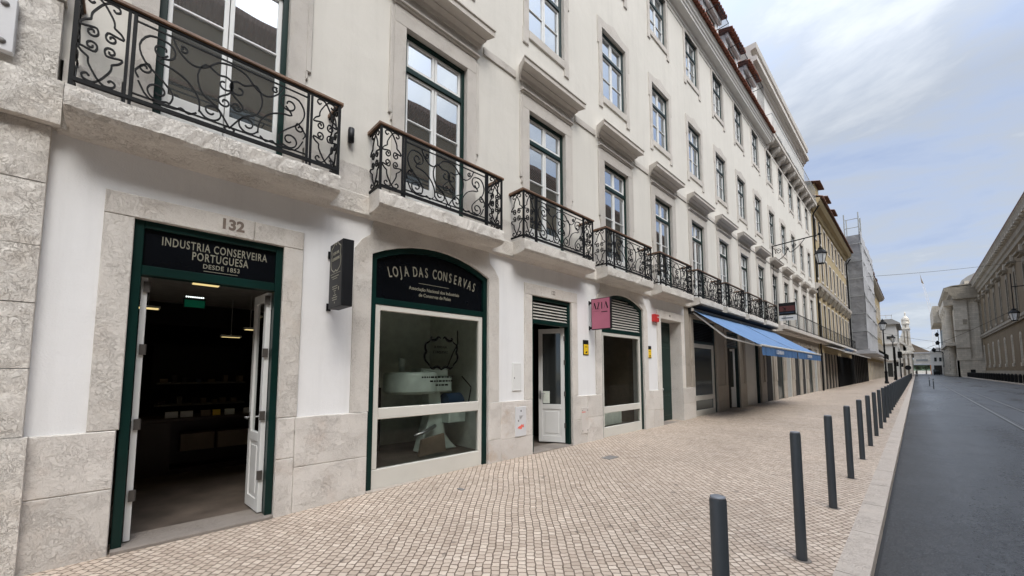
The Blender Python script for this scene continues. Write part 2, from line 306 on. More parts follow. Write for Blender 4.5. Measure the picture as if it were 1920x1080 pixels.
# ------------------------------------------------------------------ mesh helpers
class MB:
    def __init__(s): s.v = []; s.f = []; s.mi = []; s.cur = 0
    def add(s, vs, fs):
        b = len(s.v); s.v += [tuple(q) for q in vs]
        for f in fs: s.f.append([b + i for i in f]); s.mi.append(s.cur)
        return s
    def box(s, x0, x1, y0, y1, z0, z1):
        v = [(x, y, z) for x in (x0, x1) for y in (y0, y1) for z in (z0, z1)]
        return s.add(v, [(0, 1, 3, 2), (4, 6, 7, 5), (0, 4, 5, 1), (2, 3, 7, 6), (0, 2, 6, 4), (1, 5, 7, 3)])
    def bbox(s, x0, x1, y0, y1, z0, z1, b=.006):
        """box with its street-side (max x) edges chamfered"""
        v = [(x0, y0, z0), (x0, y1, z0), (x0, y1, z1), (x0, y0, z1), (x1 - b, y0, z0), (x1 - b, y1, z0), (x1 - b, y1, z1), (x1 - b, y0, z1),
             (x1, y0 + b, z0 + b), (x1, y1 - b, z0 + b), (x1, y1 - b, z1 - b), (x1, y0 + b, z1 - b)]
        f = [(0, 3, 2, 1), (8, 9, 10, 11)]
        for i in range(4):
            j = (i + 1) % 4; f += [(i, j, 4 + j, 4 + i), (4 + i, 4 + j, 8 + j, 8 + i)]
        return s.add(v, f)
    def quad(s, a, b, c, d): return s.add([a, b, c, d], [(0, 1, 2, 3)])
    def prism(s, pts, a0, a1, axis='x'):
        """extrude polygon; pts 2D: axis x -> (y,z), axis y -> (x,z), axis z -> (x,y)"""
        n = len(pts)
        def P(p, a): return (a, p[0], p[1]) if axis == 'x' else ((p[0], a, p[1]) if axis == 'y' else (p[0], p[1], a))
        v = [P(p, a0) for p in pts] + [P(p, a1) for p in pts]
        f = [list(range(n))[::-1], list(range(n, 2 * n))] + [(i, (i + 1) % n, n + (i + 1) % n, n + i) for i in range(n)]
        return s.add(v, f)
    def band(s, inner, outer, x0, x1, closed=False):
        """plate between two matching (y,z) paths from x0 (back) to x1 (front)"""
        n = len(inner); v = []
        for p in inner: v += [(x0, *p), (x1, *p)]
        for p in outer: v += [(x0, *p), (x1, *p)]
        f = []; o = 2 * n; rng = range(n) if closed else range(n - 1)
        for i in rng:
            j = (i + 1) % n
            f += [(2*i+1, 2*j+1, o+2*j+1, o+2*i+1), (2*i, o+2*i, o+2*j, 2*j), (2*i, 2*j, 2*j+1, 2*i+1), (o+2*i, o+2*i+1, o+2*j+1, o+2*j)]
        if not closed:
            for i in (0, n - 1): f.append((2*i, 2*i+1, o+2*i+1, o+2*i))
        return s.add(v, f)
    def tube(s, pts, r, n=6, cap=True):
        pts = [Vector(p) for p in pts]; rs = r if isinstance(r, (list, tuple)) else [r] * len(pts)
        vs = []; up = Vector((0, 0, 1)); pn = None
        for i, p in enumerate(pts):
            t = (pts[min(i + 1, len(pts) - 1)] - pts[max(i - 1, 0)])
            if t.length < 1e-9: t = Vector((0, 0, 1))
            t.normalize()
            if pn is None:
                a = up if abs(t.z) < .9 else Vector((1, 0, 0)); pn = (a - t * a.dot(t)).normalized()
            else:
                q = pn - t * pn.dot(t)
                if q.length > 1e-6: pn = q.normalized()
            bn = t.cross(pn)
            for k in range(n):
                an = 2 * math.pi * k / n + (math.pi / 4 if n == 4 else 0); vs.append(p + (pn * math.cos(an) + bn * math.sin(an)) * rs[i])
        f = [(i*n+k, i*n+(k+1) % n, (i+1)*n+(k+1) % n, (i+1)*n+k) for i in range(len(pts) - 1) for k in range(n)]
        if cap: f += [list(range(n))[::-1], [(len(pts)-1)*n + k for k in range(n)]]
        return s.add(vs, f)
    def cyl(s, x, y, z0, z1, r, n=16, r1=None): return s.tube([(x, y, z0), (x, y, z1)], [r, r if r1 is None else r1], n)
    def lathe(s, x, y, prof, n=16):
        vs = [(x + r * math.cos(2*math.pi*k/n), y + r * math.sin(2*math.pi*k/n), z) for r, z in prof for k in range(n)]
        f = [(i*n+k, i*n+(k+1) % n, (i+1)*n+(k+1) % n, (i+1)*n+k) for i in range(len(prof) - 1) for k in range(n)]
        f += [list(range(n))[::-1], [(len(prof)-1)*n + k for k in range(n)]]
        return s.add(vs, f)
    def ball(s, c, r, n=8, sc=(1, 1, 1)):
        prof = [(max(1e-4, r * math.sin(math.pi * i / n)), -r * math.cos(math.pi * i / n)) for i in range(n + 1)]
        vs = [(c[0] + a * math.cos(2*math.pi*k/n) * sc[0], c[1] + a * math.sin(2*math.pi*k/n) * sc[1], c[2] + z * sc[2]) for a, z in prof for k in range(n)]
        f = [(i*n+k, i*n+(k+1) % n, (i+1)*n+(k+1) % n, (i+1)*n+k) for i in range(n) for k in range(n)]
        return s.add(vs, f)
    def grid_wall(s, x, y0, y1, z0, z1, holes, depth=.25, maxy=None):
        """wall sheet at x with rectangular holes (ya,yb,za,zb) and their reveals going back by depth"""
        ys = sorted(set([y0, y1] + [q for h in holes for q in h[:2] if y0 < q < y1])); zs = sorted(set([z0, z1] + [q for h in holes for q in h[2:] if z0 < q < z1]))
        for i in range(len(ys) - 1):
            for j in range(len(zs) - 1):
                cy, cz = (ys[i] + ys[i+1]) / 2, (zs[j] + zs[j+1]) / 2
                if any(a < cy < b and c < cz < d for a, b, c, d in holes): continue
                s.quad((x, ys[i], zs[j]), (x, ys[i+1], zs[j]), (x, ys[i+1], zs[j+1]), (x, ys[i], zs[j+1]))
        for a, b, c, d in holes:
            xb = x - depth
            s.quad((x, a, c), (x, a, d), (xb, a, d), (xb, a, c)); s.quad((x, b, d), (x, b, c), (xb, b, c), (xb, b, d))
            s.quad((x, a, d), (x, b, d), (xb, b, d), (xb, a, d)); s.quad((x, b, c), (x, a, c), (xb, a, c), (xb, b, c))
        return s
    def mesh(s, name, mats, smooth=False):
        me = bpy.data.meshes.new(name); me.from_pydata(s.v, [], s.f)
        for mm in (mats if isinstance(mats, (list, tuple)) else [mats]): me.materials.append(mm)
        if any(s.mi): me.polygons.foreach_set('material_index', s.mi)
        if smooth: me.polygons.foreach_set('use_smooth', [True] * len(me.polygons))
        me.update(); return me
    def obj(s, name, mats, parent=None, smooth=False, loc=None):
        return link(name, s.mesh(name, mats, smooth), parent, loc)

def link(name, data, parent=None, loc=None):
    o = bpy.data.objects.new(name, data); COL.objects.link(o)
    if loc: o.location = loc
    if parent is not None:
        o.parent = parent
        if parent.type == 'EMPTY': o.matrix_parent_inverse = Matrix.Translation(-Vector(parent.location))
    return o
def tag(o, label, cat, group=None):
    o['label'] = label; o['category'] = cat
    if group: o['group'] = group
    return o
def thing(name, label, cat, loc=(0, 0, 0), group=None):
    o = bpy.data.objects.new(name, None); o.empty_display_size = .2; COL.objects.link(o); o.location = loc
    return tag(o, label, cat, group)
def struct(o, k='structure'): o['kind'] = k; return o
def autosmooth(o, ang=40):
    me = o.data; me.polygons.foreach_set('use_smooth', [True] * len(me.polygons))
    try: me.set_sharp_from_angle(angle=R(ang))
    except Exception: pass
    return o
def bevel(o, wdt=.008, seg=2):
    md = o.modifiers.new('bevel', 'BEVEL'); md.width = wdt; md.segments = seg; md.limit_method = 'ANGLE'; md.angle_limit = R(40); return o

def copy_part(src, parent, loc=None):
    c = src.copy(); COL.objects.link(c); c.parent = parent; c.matrix_parent_inverse = src.matrix_parent_inverse.copy()
    if loc is not None: c.location = loc
    return c
def copy_tree(src, parent, loc=None):
    c = copy_part(src, parent, loc)
    for ch in list(src.children): copy_tree(ch, c)
    return c

def text_data(txt, size, ext=.002, sx=1.0, align='CENTER', bold=0.0, spacing=1.0):
    cu = bpy.data.curves.new('lettering', 'FONT'); cu.body = txt; cu.size = size; cu.extrude = ext; cu.align_x = align; cu.align_y = 'CENTER'
    cu.offset = bold; cu.space_character = spacing; cu.resolution_u = 3
    o = bpy.data.objects.new('tmp_text', cu); COL.objects.link(o)
    bpy.context.view_layer.update()
    me = bpy.data.meshes.new_from_object(o.evaluated_get(bpy.context.evaluated_depsgraph_get()))
    bpy.data.objects.remove(o)
    vs = [(v.co.x * sx, v.co.y, v.co.z) for v in me.vertices]; fs = [list(p.vertices) for p in me.polygons]
    return vs, fs
def text(mb, txt, size, pos, face='x', sx=1.0, ext=.002, align='CENTER', bold=0.0, spacing=1.0, tilt=0.0):
    """lettering facing +x (street) or -y (towards the camera end)"""
    vs, fs = text_data(txt, size, ext, sx, align, bold, spacing); X, Y, Z = pos; ct, st = math.cos(tilt), math.sin(tilt)
    o = []
    for a, b, c in vs:
        a, b = a * ct - b * st, a * st + b * ct
        o.append((X + c, Y + a, Z + b) if face == 'x' else (X + a, Y - c, Z + b))
    return mb.add(o, fs)
def arc_text(mb, txt, size, x, yc, zc, rad, step, sx=.7, ext=.002, bold=0.0):
    """letters on a circle of radius rad whose top is at (yc, zc)"""
    widths = {'I': .45, ' ': .5, 'J': .8, 'L': .85}; tot = sum(widths.get(c, 1.0) for c in txt); a = -tot * step / 2
    for c in txt:
        wd = widths.get(c, 1.0) * step; th = (a + wd / 2) / rad; a += wd
        if c != ' ': text(mb, c, size, (x, yc + rad * math.sin(th), zc - rad + rad * math.cos(th)), 'x', sx, ext, 'CENTER', bold, 1.0, -th)
    return mb

def catmull(pts, n=6):
    out = []
    P = [pts[0]] + list(pts) + [pts[-1]]
    for i in range(1, len(P) - 2):
        p0, p1, p2, p3 = P[i-1], P[i], P[i+1], P[i+2]
        for k in range(n):
            t = k / n
            out.append(tuple(.5 * ((2*p1[j]) + (-p0[j]+p2[j])*t + (2*p0[j]-5*p1[j]+4*p2[j]-p3[j])*t*t + (-p0[j]+3*p1[j]-3*p2[j]+p3[j])*t**3) for j in (0, 1)))
    out.append(tuple(pts[-1])); return out
def spiral(cx, cy, r0, r1, a0, turns, n=None):
    """points from radius r0 at angle a0 (deg) to r1 after signed turns"""
    n = n or max(6, int(abs(turns) * 9)); o = []
    for i in range(n + 1):
        t = i / n; r = r0 + (r1 - r0) * t; a = R(a0) + turns * 2 * math.pi * t; o.append((cx + r * math.cos(a), cy + r * math.sin(a)))
    return o

# flat iron bar following a 2D path inside a plane: plane given by origin, udir, vdir
def iron(mb, path, org, u, v, r=.007, t=.009):
    u = Vector(u); v = Vector(v); nrm = u.cross(v); org = Vector(org); vs = []; n = len(path)
    for i, p in enumerate(path):
        a = path[max(i-1, 0)]; b = path[min(i+1, n-1)]; dx, dy = b[0]-a[0], b[1]-a[1]; l = math.hypot(dx, dy) or 1; px, py = -dy/l, dx/l
        c = org + u*p[0] + v*p[1]; side = (u*px + v*py)*r; q = nrm*t
        vs += [c+side+q, c-side+q, c-side-q, c+side-q]
    f = [(i*4+k, i*4+(k+1) % 4, (i+1)*4+(k+1) % 4, (i+1)*4+k) for i in range(n-1) for k in range(4)] + [(3, 2, 1, 0), tuple((n-1)*4+k for k in range(4))]
    mb.add(vs, f)

# ================================================================== GROUND
def base_z(y):
    P = [(-20, 0), (1.2, 0.0), (2.4, .045), (4.6, .08), (10, .085), (14, .12), (400, .12)]
    for (a, b), (c, dd) in zip(P, P[1:]):
        if y <= c: return b + (dd - b) * max(0, (y - a)) / (c - a)
    return .12
g = MB(); g.quad((-400, -300, -.14), (400, -300, -.14), (400, 900, -.14), (-400, 900, -.14))
struct(g.obj('ground', M['ash']))
g = MB(); g.quad((4.60, -60, -.10), (13.9, -60, -.10), (13.9, 330, -.10), (4.60, 330, -.10)); struct(g.obj('road', M['asphalt']))
g = MB(); ys = [-20, -10, -4, 0, 1.2, 2.4, 3.5, 4.6, 7, 10, 12, 14, 20, 40, 80, 140, 260]; xs = [-.4, 0, 1, 2.2, 3.4, 4.46]
for i in range(len(ys) - 1):
    for j in range(len(xs) - 1):
        def pz(x, y): return base_z(y) * (1 - max(0, x) / 4.46)
        a, b, c, dd = xs[j], xs[j+1], ys[i], ys[i+1]
        g.quad((a, c, pz(a, c)), (b, c, pz(b, c)), (b, dd, pz(b, dd)), (a, dd, pz(a, dd)))
struct(g.obj('pavement', M['cobble']))
g = MB(); y = -20.0
while y < 200:
    ln = 1.15 if y < 60 else 10; g.bbox(4.455, 4.66, y + .004, y + ln - .004, -.14, .004, .004); y += ln
k = g.obj('kerb', M['kerb']); struct(k)
g = MB(); g.quad((4.665, -20, -.094), (4.685, -20, -.094), (4.685, 200, -.094), (4.665, 200, -.094)); struct(g.obj('gutter_strip', M['groove']))
# tram tracks set in the road: two rails per track, each rail head + groove
for nme, xs in (('near_tram_track', (7.10, 8.02)), ('far_tram_track', (10.9, 11.82))):
    g = MB()
    for xc in xs:
        g.cur = 0; g.box(xc - .045, xc + .02, -40, 330, -.12, -.094); g.cur = 1; g.box(xc + .02, xc + .055, -40, 330, -.12, -.096); g.cur = 0; g.box(xc + .055, xc + .075, -40, 330, -.12, -.094)
        g.cur = 2; g.box(xc - .09, xc - .045, -40, 330, -.12, -.097); g.box(xc + .075, xc + .11, -40, 330, -.12, -.097)
    struct(g.obj(nme, [M['railsteel'], M['groove'], M['concrete']]))
g = MB(); g.box(13.8, 18.2, -40, 330, -.13, .03); struct(g.obj('opposite_pavement', M['ash']))
g = MB(); g.bbox(13.62, 13.8, -40, 330, -.13, .02, .01); g2 = MB(); struct(g.obj('opposite_kerb', M['kerb']))

# ================================================================== MAIN BUILDING
BAY0, BAY = .585, 2.645
def bc(k): return BAY0 + BAY * k
NB = 14; YEND = 36.95
B = thing('corner_building', 'cream plastered building of shops and flats with stone trim, green doors and scrolled iron balconies', 'building', (0, 18, 0))
HW = .565
win_z = [(3.92, 6.66), (8.33, 10.13), (11.79, 13.45)]
holes = [(bc(k) - HW - .012, bc(k) + HW + .012, a - .012, b + .012) for k in range(NB) for a, b in win_z]
wl = MB().grid_wall(0, -.95, YEND, 4.28, 13.62, holes, .28)
wl.quad((0, YEND, 0), (-12, YEND, 0), (-12, YEND, 14.6), (0, YEND, 14.6)); wl.quad((0, -.95, 0), (-12, -.95, 0), (-12, -.95, 14.6), (0, -.95, 14.6)); wl.quad((-12, -.95, 0), (-12, YEND, 0), (-12, YEND, 14.6), (-12, -.95, 14.6))
wl.obj('upper_wall', M['plaster'], B)
# ground floor openings: (y0, y1, ztop, kind)
GO = [(-.04, 1.20, 3.02, 'door132'), (2.24, 4.29, 3.45, 'shop'), (5.37, 6.58, 3.03, 'door122'), (7.70, 9.69, 3.45, 'shop2'), (10.72, 12.10, 3.08, 'deep'),
      (13.05, 15.10, 3.3, 'shop3'), (16.25, 17.70, 3.1, 'louvre'), (18.55, 20.75, 3.2, 'panel')]
y = 21.7
for i in range(7): GO.append((y, y + 1.42, 3.1, 'far%d' % (i % 3))); y += 2.12
gh = [(a - .02, b + .02, -.2, c + .02) for a, b, c, _ in GO]
MB().grid_wall(0, -.95, 12.4, 1.05, 3.64, gh[:5], .28).obj('ground_floor_wall', M['plaster_low'], B)
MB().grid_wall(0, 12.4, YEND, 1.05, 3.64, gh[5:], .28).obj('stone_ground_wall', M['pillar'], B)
# floor bands: string course, plain stone course above
g = MB(); y = -.55
for i in range(24):
    ln = 1.35 + .5 * random.random(); ln = min(ln, YEND - y)
    if ln <= .1: break
    q = MB(); q.bbox(-.1, .085 + .004 * random.random(), y, y + ln - .004, 3.62, 3.90, .018); q.obj('string_course_stone', M['lioz_rough'], B); y += ln
g = MB()
prev = -.55
for k in range(NB):
    a, b = bc(k) - .78, bc(k) + .78
    q = MB(); q.box(-.1, .022, prev, a, 3.90, 4.29); q.obj('base_stone', M['lioz_plinth'], B)
    prev = b
q = MB(); q.box(-.1, .022, prev, YEND, 3.90, 4.29); q.obj('base_stone', M['lioz_plinth'], B)
# plinth blocks between openings
g = MB(); edges = [(-.565, -.05)] + [(GO[i][1] + .0, GO[i+1][0]) for i in range(len(GO) - 1)] + [(GO[-1][1], YEND)]
for i, (a, b) in enumerate(edges):
    a0 = a + (.004 if i else 0); b0 = b - .004; w_ = b0 - a0
    if w_ > .9 and i < 5:
        if i == 1: cuts = [a0, a0 + .18, b0]
        elif i == 2: cuts = [a0, a0 + .28, b0]
        else: cuts = [a0, a0 + w_ * .45, b0]
    else: cuts = [a0, b0]
    for c0, c1 in zip(cuts, cuts[1:]):
        j = .42 + .2 * random.random()
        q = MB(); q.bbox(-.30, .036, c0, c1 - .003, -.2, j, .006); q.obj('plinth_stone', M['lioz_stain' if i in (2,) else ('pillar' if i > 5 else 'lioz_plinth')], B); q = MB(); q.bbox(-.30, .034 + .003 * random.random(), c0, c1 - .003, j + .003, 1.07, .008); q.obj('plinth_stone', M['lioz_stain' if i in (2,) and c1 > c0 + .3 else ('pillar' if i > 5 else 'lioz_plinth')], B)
# rough corner pilaster at the left edge
g = MB(); zc_ = [-.2, 1.08, 1.62, 2.15, 2.62, 3.15, 3.64]
def rough_block(mb, x1, y0, y1, z0, z1, amp=.012, st=.06):
    ny = max(2, int((y1 - y0) / st)); nz_ = max(2, int((z1 - z0) / st)); vs = []
    for i in range(ny + 1):
        for j in range(nz_ + 1):
            yy = y0 + (y1 - y0) * i / ny; zz = z0 + (z1 - z0) * j / nz_
            ed = min(i, ny - i, j, nz_ - j); n_ = noise.noise(Vector((x1 * 3, yy * 7, zz * 9))) + .5 * noise.noise(Vector((3, yy * 19, zz * 23)))
            vs.append((x1 + (n_ * amp * .8 if ed else -.005), yy, zz))
    w = nz_ + 1; fs = [(i*w+j, (i+1)*w+j, (i+1)*w+j+1, i*w+j+1) for i in range(ny) for j in range(nz_)]
    mb.add(vs, fs); xb = x1 - .3
    q = [(x1 - .005, y0, z0), (x1 - .005, y1, z0), (x1 - .005, y1, z1), (x1 - .005, y0, z1), (xb, y0, z0), (xb, y1, z0), (xb, y1, z1), (xb, y0, z1)]
    mb.add(q, [(0, 4, 5, 1), (1, 5, 6, 2), (2, 6, 7, 3), (3, 7, 4, 0)])
for a, b in zip(zc_, zc_[1:]):
    e = .05 if a < 1 else (.0 if int(a * 10) % 2 else -.012)
    rough_block(g, .075 + e * .4, -3.0, -.58 + (.03 if a < 1 else 0), a, b - .006, .004 if a < 1 else .011)
for a, b, e in [(3.64, 4.02, .16), (4.03, 4.75, .02), (4.76, 5.5, .06), (5.51, 6.3, .02), (6.31, 7.2, .06), (7.21, 8.2, .02), (8.21, 9.3, .05)]:
    rough_block(g, .075 + e * .5, -3.0, -.58 + e * .35, a, b - .004, .012)
g.obj('corner_pilaster', M['lioz_rough'], B)
# marble plaque with four bolts (only its right end shows)
g = MB(); g.bbox(.09, .15, -1.9, -.80, 4.11, 4.56, .004)
pq = g.obj('wall_plaque', M['marble']); tag(pq, 'white marble plaque bolted to the rough stone corner pilaster', 'plaque')
for yy in (-.86, -1.82):
    for zz in (4.18, 4.49):
        q = MB(); q.ball((.152, yy, zz), .024, 8, (.7, 1, 1)); q.obj('bolt', M['manh'], pq, True)

# ---- windows
def win_frames(w_, h, transom=None, bars=(), fw=.06, x=-.085):
    """outer coloured frame, white sashes, panes (three meshes), local: centre y, sill z=0"""
    fr = MB(); a = w_ / 2
    fr.bbox(x - .05, x + .03, -a, -a + fw, 0, h, .004); fr.bbox(x - .05, x + .03, a - fw, a, 0, h, .004); fr.bbox(x - .05, x + .03, -a + fw, a - fw, h - fw, h, .004); fr.bbox(x - .05, x + .03, -a + fw, a - fw, 0, .05, .004)
    if transom: fr.bbox(x - .05, x + .03, -a + fw, a - fw, transom - .04, transom + .04, .004)
    sa = MB(); pa = MB(); s_ = .042
    ranges = [(.05, transom - .04), (transom + .04, h - fw)] if transom else [(.05, h - fw)]
    for ri, (z0, z1) in enumerate(ranges):
        for sg in (-1, 1):
            y0, y1 = (-a + fw, -.004) if sg < 0 else (.004, a - fw)
            sa.bbox(x - .045, x, y0, y0 + s_, z0, z1, .004); sa.bbox(x - .045, x, y1 - s_, y1, z0, z1, .004)
            lo = .40 if (transom and ri == 0 and h > 2.3) else s_ + .02
            sa.bbox(x - .045, x, y0 + s_, y1 - s_, z0, z0 + lo, .004); sa.bbox(x - .045, x, y0 + s_, y1 - s_, z1 - s_, z1, .004)
            if lo > .3: sa.bbox(x, x + .006, y0 + s_ + .03, y1 - s_ - .03, z0 + .1, z0 + lo - .1, .004)
            for bz in bars:
                if z0 + lo < bz < z1: sa.bbox(x - .035, x - .002, y0 + s_, y1 - s_, bz - .011, bz + .011, .003)
            pa.quad((x - .025, y0 + s_, z0 + lo), (x - .025, y1 - s_, z0 + lo), (x - .025, y1 - s_, z1 - s_), (x - .025, y0 + s_, z1 - s_))
    return fr, sa, pa
def surround1():
    """first floor french window: eared architrave + moulding + frieze"""
    h = 2.74; a = HW; inn = [(-a, -.30), (-a, h), (a, h), (a, -.30)]
    g = MB(); g.band(inn, [(-a-.19, -.30), (-a-.19, h + .0), (a + .19, h), (a + .19, -.30)], -.2, .028)
    # head and ears
    g.bbox(-.2, .030, -a - .19, a + .19, h + .0, h + .27, .006)
    for s_ in (-1, 1):
        y0, y1 = sorted((s_ * (a + .19), s_ * (a + .25))); g.bbox(-.1, .030, y0, y1, 1.32, h + .22, .008)
        y0, y1 = sorted((s_ * (a + .19), s_ * (a + .215))); g.bbox(-.1, .029, y0, y1, 1.22, 1.32, .008)
    g.bbox(-.1, .06, -a - .2, a + .2, h + .27, h + .30, .008); g.bbox(-.1, .085, -a - .23, a + .23, h + .30, h + .335, .008)
    g.bbox(-.1, .026, -a - .19, a + .19, h + .335, h + .56, .003)
    return g
def cornice1():
    g = MB(); a = HW + .24; h = 2.74
    prof = [(-.05, h + .50), (.05, h + .50), (.07, h + .56), (.12, h + .59), (.14, h + .60), (.14, h + .62), (.28, h + .64), (.28, h + .73), (.30, h + .735), (.30, h + .755), (-.05, h + .80)]
    n = len(prof); vs = []
    for s_ in (-1, 1):
        for x_, z_ in prof: vs.append((x_, s_ * (a + max(0, x_) * .55), z_))
    f = [(i, (i+1) % n, n + (i+1) % n, n + i) for i in range(n)] + [list(range(n))[::-1], list(range(n, 2*n))]
    g.add(vs, f); return g
def surround2(h, arch=.12, lug=.16, top=.22):
    a = HW; inn = [(-a, 0), (-a, h), (-a*.5, h), (0, h), (a*.5, h), (a, h), (a, 0)]
    g = MB(); o = [(-a-.14, -.0), (-a-.14, h + top - .02), (-a*.62, h + top), (0, h + top + arch), (a*.62, h + top), (a + .14, h + top - .02), (a + .14, 0)]
    if arch == 0: o[2] = (-a*.62, h + top - .02); o[3] = (0, h + top - .02); o[4] = (a*.62, h + top - .02)
    g.band(inn, o, -.2, .026)
    g.bbox(-.2, .034, -a - .0, a + .0, -.17, .0, .006)
    for s_ in (-1, 1):
        y0, y1 = sorted((s_ * a, s_ * (a + .16))); g.bbox(-.1, .03, y0, y1, -.17 - lug, 0, .01)
        y0, y1 = sorted((s_ * (a + .14), s_ * (a + .19)))
        if arch: g.bbox(-.1, .028, y0, y1, h * .72, h + top - .02, .012)
    return g
SUR = [surround1().mesh('window_surround', M['trim']), surround2(1.80).mesh('window_surround', M['trim']), surround2(1.66, 0, .16, .10).mesh('window_surround', M['trim'])]
SPEC = [(2.74, 2.18, (1.42,)), (1.80, 1.22, (.62,)), (1.66, 1.10, (.55,))]
protos = []
for f_, (h, tr, bars) in enumerate(SPEC):
    wdw = link('window', SUR[f_], B); fr, sa, pa = win_frames(HW * 2, h, tr, bars)
    link('frame', fr.mesh('frame', M['green' if f_ == 0 else 'greenblue']), wdw); link('sash', sa.mesh('sash', M['white']), wdw); link('pane', pa.mesh('pane', M['glass']), wdw)
    if f_ == 0: link('cornice', cornice1().mesh('cornice', M['trim']), wdw)
    wdw.location = (0, bc(0), win_z[f_][0]); protos.append(wdw)
for k in range(1, NB):
    for f_ in range(3): copy_tree(protos[f_], B, (0, bc(k), win_z[f_][0]))
# a few windows stand open or have dark rooms behind
alt = {}
for f_, ks in ((0, (8, 10, 12)), (1, (9, 12)), (2, (10,))):
    for o in list(B.children):
        if o.name.startswith('window') and o.data == SUR[f_] and any(abs(o.location.y - bc(k)) < .01 for k in ks):
            for ch in o.children:
                if ch.name.startswith('pane'):
                    if f_ not in alt: alt[f_] = ch.data.copy(); alt[f_].materials[0] = M['glassd']
                    ch.data = alt[f_]
# string between the window cornices
g = MB()
for k in range(-1, NB):
    a = bc(k) + HW + .36 if k >= 0 else -.58; b = bc(k + 1) - HW - .36 if k < NB - 1 else YEND
    if b > a: q = MB(); q.bbox(-.05, .026, a, b, 7.13, 7.27, .004); q.obj('cornice_band', M['trim'], B)

# ---- eaves, roof
EY = 23.9
prof = [(0, 13.58), (.05, 13.58), (.05, 13.68), (.09, 13.72), (.26, 13.76), (.27, 13.84), (.30, 13.86), (.31, 13.93), (.35, 13.96), (.36, 14.05), (.39, 14.07), (.39, 14.16), (-.3, 14.30)]
g = MB(); g.prism(prof, -3.0, EY, 'y'); g.obj('eaves_cornice', M['white2'], B)
g = MB(); g.bbox(-.1, .02, -.58, YEND, 13.45, 13.60, .004); g.obj('frieze', M['plaster'], B)
def tiled_roof(y0, y1, x1, z1, x0, z0, r=.07, sp_=.2):
    """rows of half-round tiles running up the slope; (x1,z1) is the eave"""
    g = MB(); n = int((y1 - y0) / sp_); dx, dz = x0 - x1, z0 - z1
    g.quad((x1, y0, z1 - .02), (x1, y1, z1 - .02), (x0, y1, z0 - .02), (x0, y0, z0 - .02))
    g.quad((x1, y0, z1 - .05), (x1, y1, z1 - .05), (x0, y1, z0 - .3), (x0, y0, z0 - .3))
    for i in range(n):
        yc = y0 + (i + .5) * (y1 - y0) / n; e = .02 * random.random(); vs = []
        for (xx, zz) in ((x1 + e, z1 - .02), (x0, z0)):
            for q in range(6):
                an = math.pi * q / 5; vs.append((xx, yc + r * math.cos(an), zz + r * 1.1 * math.sin(an)))
        g.add(vs, [(q, q + 1, 7 + q, 6 + q) for q in range(5)] + [(0, 1, 2, 3, 4, 5)])
    return g
g = tiled_roof(-3.0, EY, .50, 14.20, -5.0, 16.6); rf = g.obj('roof', M['tile'], B)
g = MB(); g.prism([(-5, 16.6), (-12, 14.3), (-12, 14.0), (-.3, 14.0), (-.3, 14.3)], -3, YEND, 'y'); g.obj('rear_roof', M['tileold'], B)
# dormers
def dormer(yc):
    dw = MB(); a = .88
    dw.prism([(-.12, 14.2), (-.12, 16.55), (-3.2, 16.9), (-3.2, 14.5)], yc - a, yc - .52, 'y'); dw.prism([(-.12, 14.2), (-.12, 16.55), (-3.2, 16.9), (-3.2, 14.5)], yc + .52, yc + a, 'y')
    dw.prism([(-.12, 16.25), (-.12, 16.55), (-3.2, 16.9), (-3.2, 16.5)], yc - .52, yc + .52, 'y'); dw.box(-.10, .02, yc - a - .02, yc + a + .02, 16.35, 16.56)
    o = dw.obj('dormer', M['plaster_low'], B)
    tiled_roof(yc - 1.08, yc + 1.0, .22, 16.62, -3.0, 17.6, .07, .2).obj('dormer_roof', M['tile'], o)
    fr, sa, pa = win_frames(1.04, 2.0, None, (1.0,), .05)
    for nm, q, mt in (('dormer_frame', fr, M['green']), ('dormer_sash', sa, M['white']), ('dormer_pane', pa, M['glassd'])): q.obj(nm, mt, o, loc=(-.1, yc, 14.3))
    r = MB()
    for zz in (16.0, 14.6): r.tube([(-.12, yc - .62, zz), (.36, yc - .62, zz), (.36, yc + .62, zz), (-.12, yc + .62, zz)], .016, 4)
    for q in range(11): yy = yc - .62 + 1.24 * q / 10; r.tube([(.36, yy, 14.6), (.36, yy, 16.0)], .007, 4)
    r.obj('dormer_railing', M['iron'], o)
for k in range(1, 9): dormer(bc(k))
# attic storey with long corbelled balcony from EY to the end
at = MB(); at.box(-6, -.5, EY - .1, YEND + 1.6, 14.3, 19.0); at.obj('attic_wall', M['white2'], B)
prof = [(-6, 18.2), (-.45, 18.2), (-.42, 18.35), (-.30, 18.4), (-.30, 18.5), (-.12, 18.55), (-.12, 18.8), (-.4, 18.85), (-.4, 19.2), (-.15, 19.25), (-.12, 19.55), (-6, 19.6)]
at = MB(); at.prism(prof, EY - .3, YEND + 1.6, 'y'); at.obj('attic_cornice', M['trim'], B)
for i in range(5):
    yc = EY + 1.2 + i * BAY; q = MB(); q.box(-.52, -.48, yc - .5, yc + .5, 14.9, 17.0); q.obj('attic_window', M['glassd'], B)
sb = MB(); sb.bbox(-.5, .40, EY, YEND + .1, 14.12, 14.34, .02); sb.bbox(-.5, .43, EY, YEND + .1, 14.34, 14.40, .02); sb.obj('attic_balcony_slab', M['trim'], B)
g = MB(); g.box(.36, .385, EY, YEND, 15.32, 15.36); g.box(.36, .385, EY, YEND, 14.48, 14.51); y = EY
while y < YEND:
    g.box(.365, .38, y, y + .015, 14.4, 15.35); iron(g, catmull(spiral(y + .3, 14.95, .02, .2, 0, 1.3, 10), 2), (.372, 0, 0), (0, 1, 0), (0, 0, 1), .01, .006) if False else None; y += .30
g.tube([(-.5, EY, 15.34), (.37, EY, 15.34)], .015, 4); g.obj('attic_railing', M['shutter'], B)
y = EY + .1; i = 0
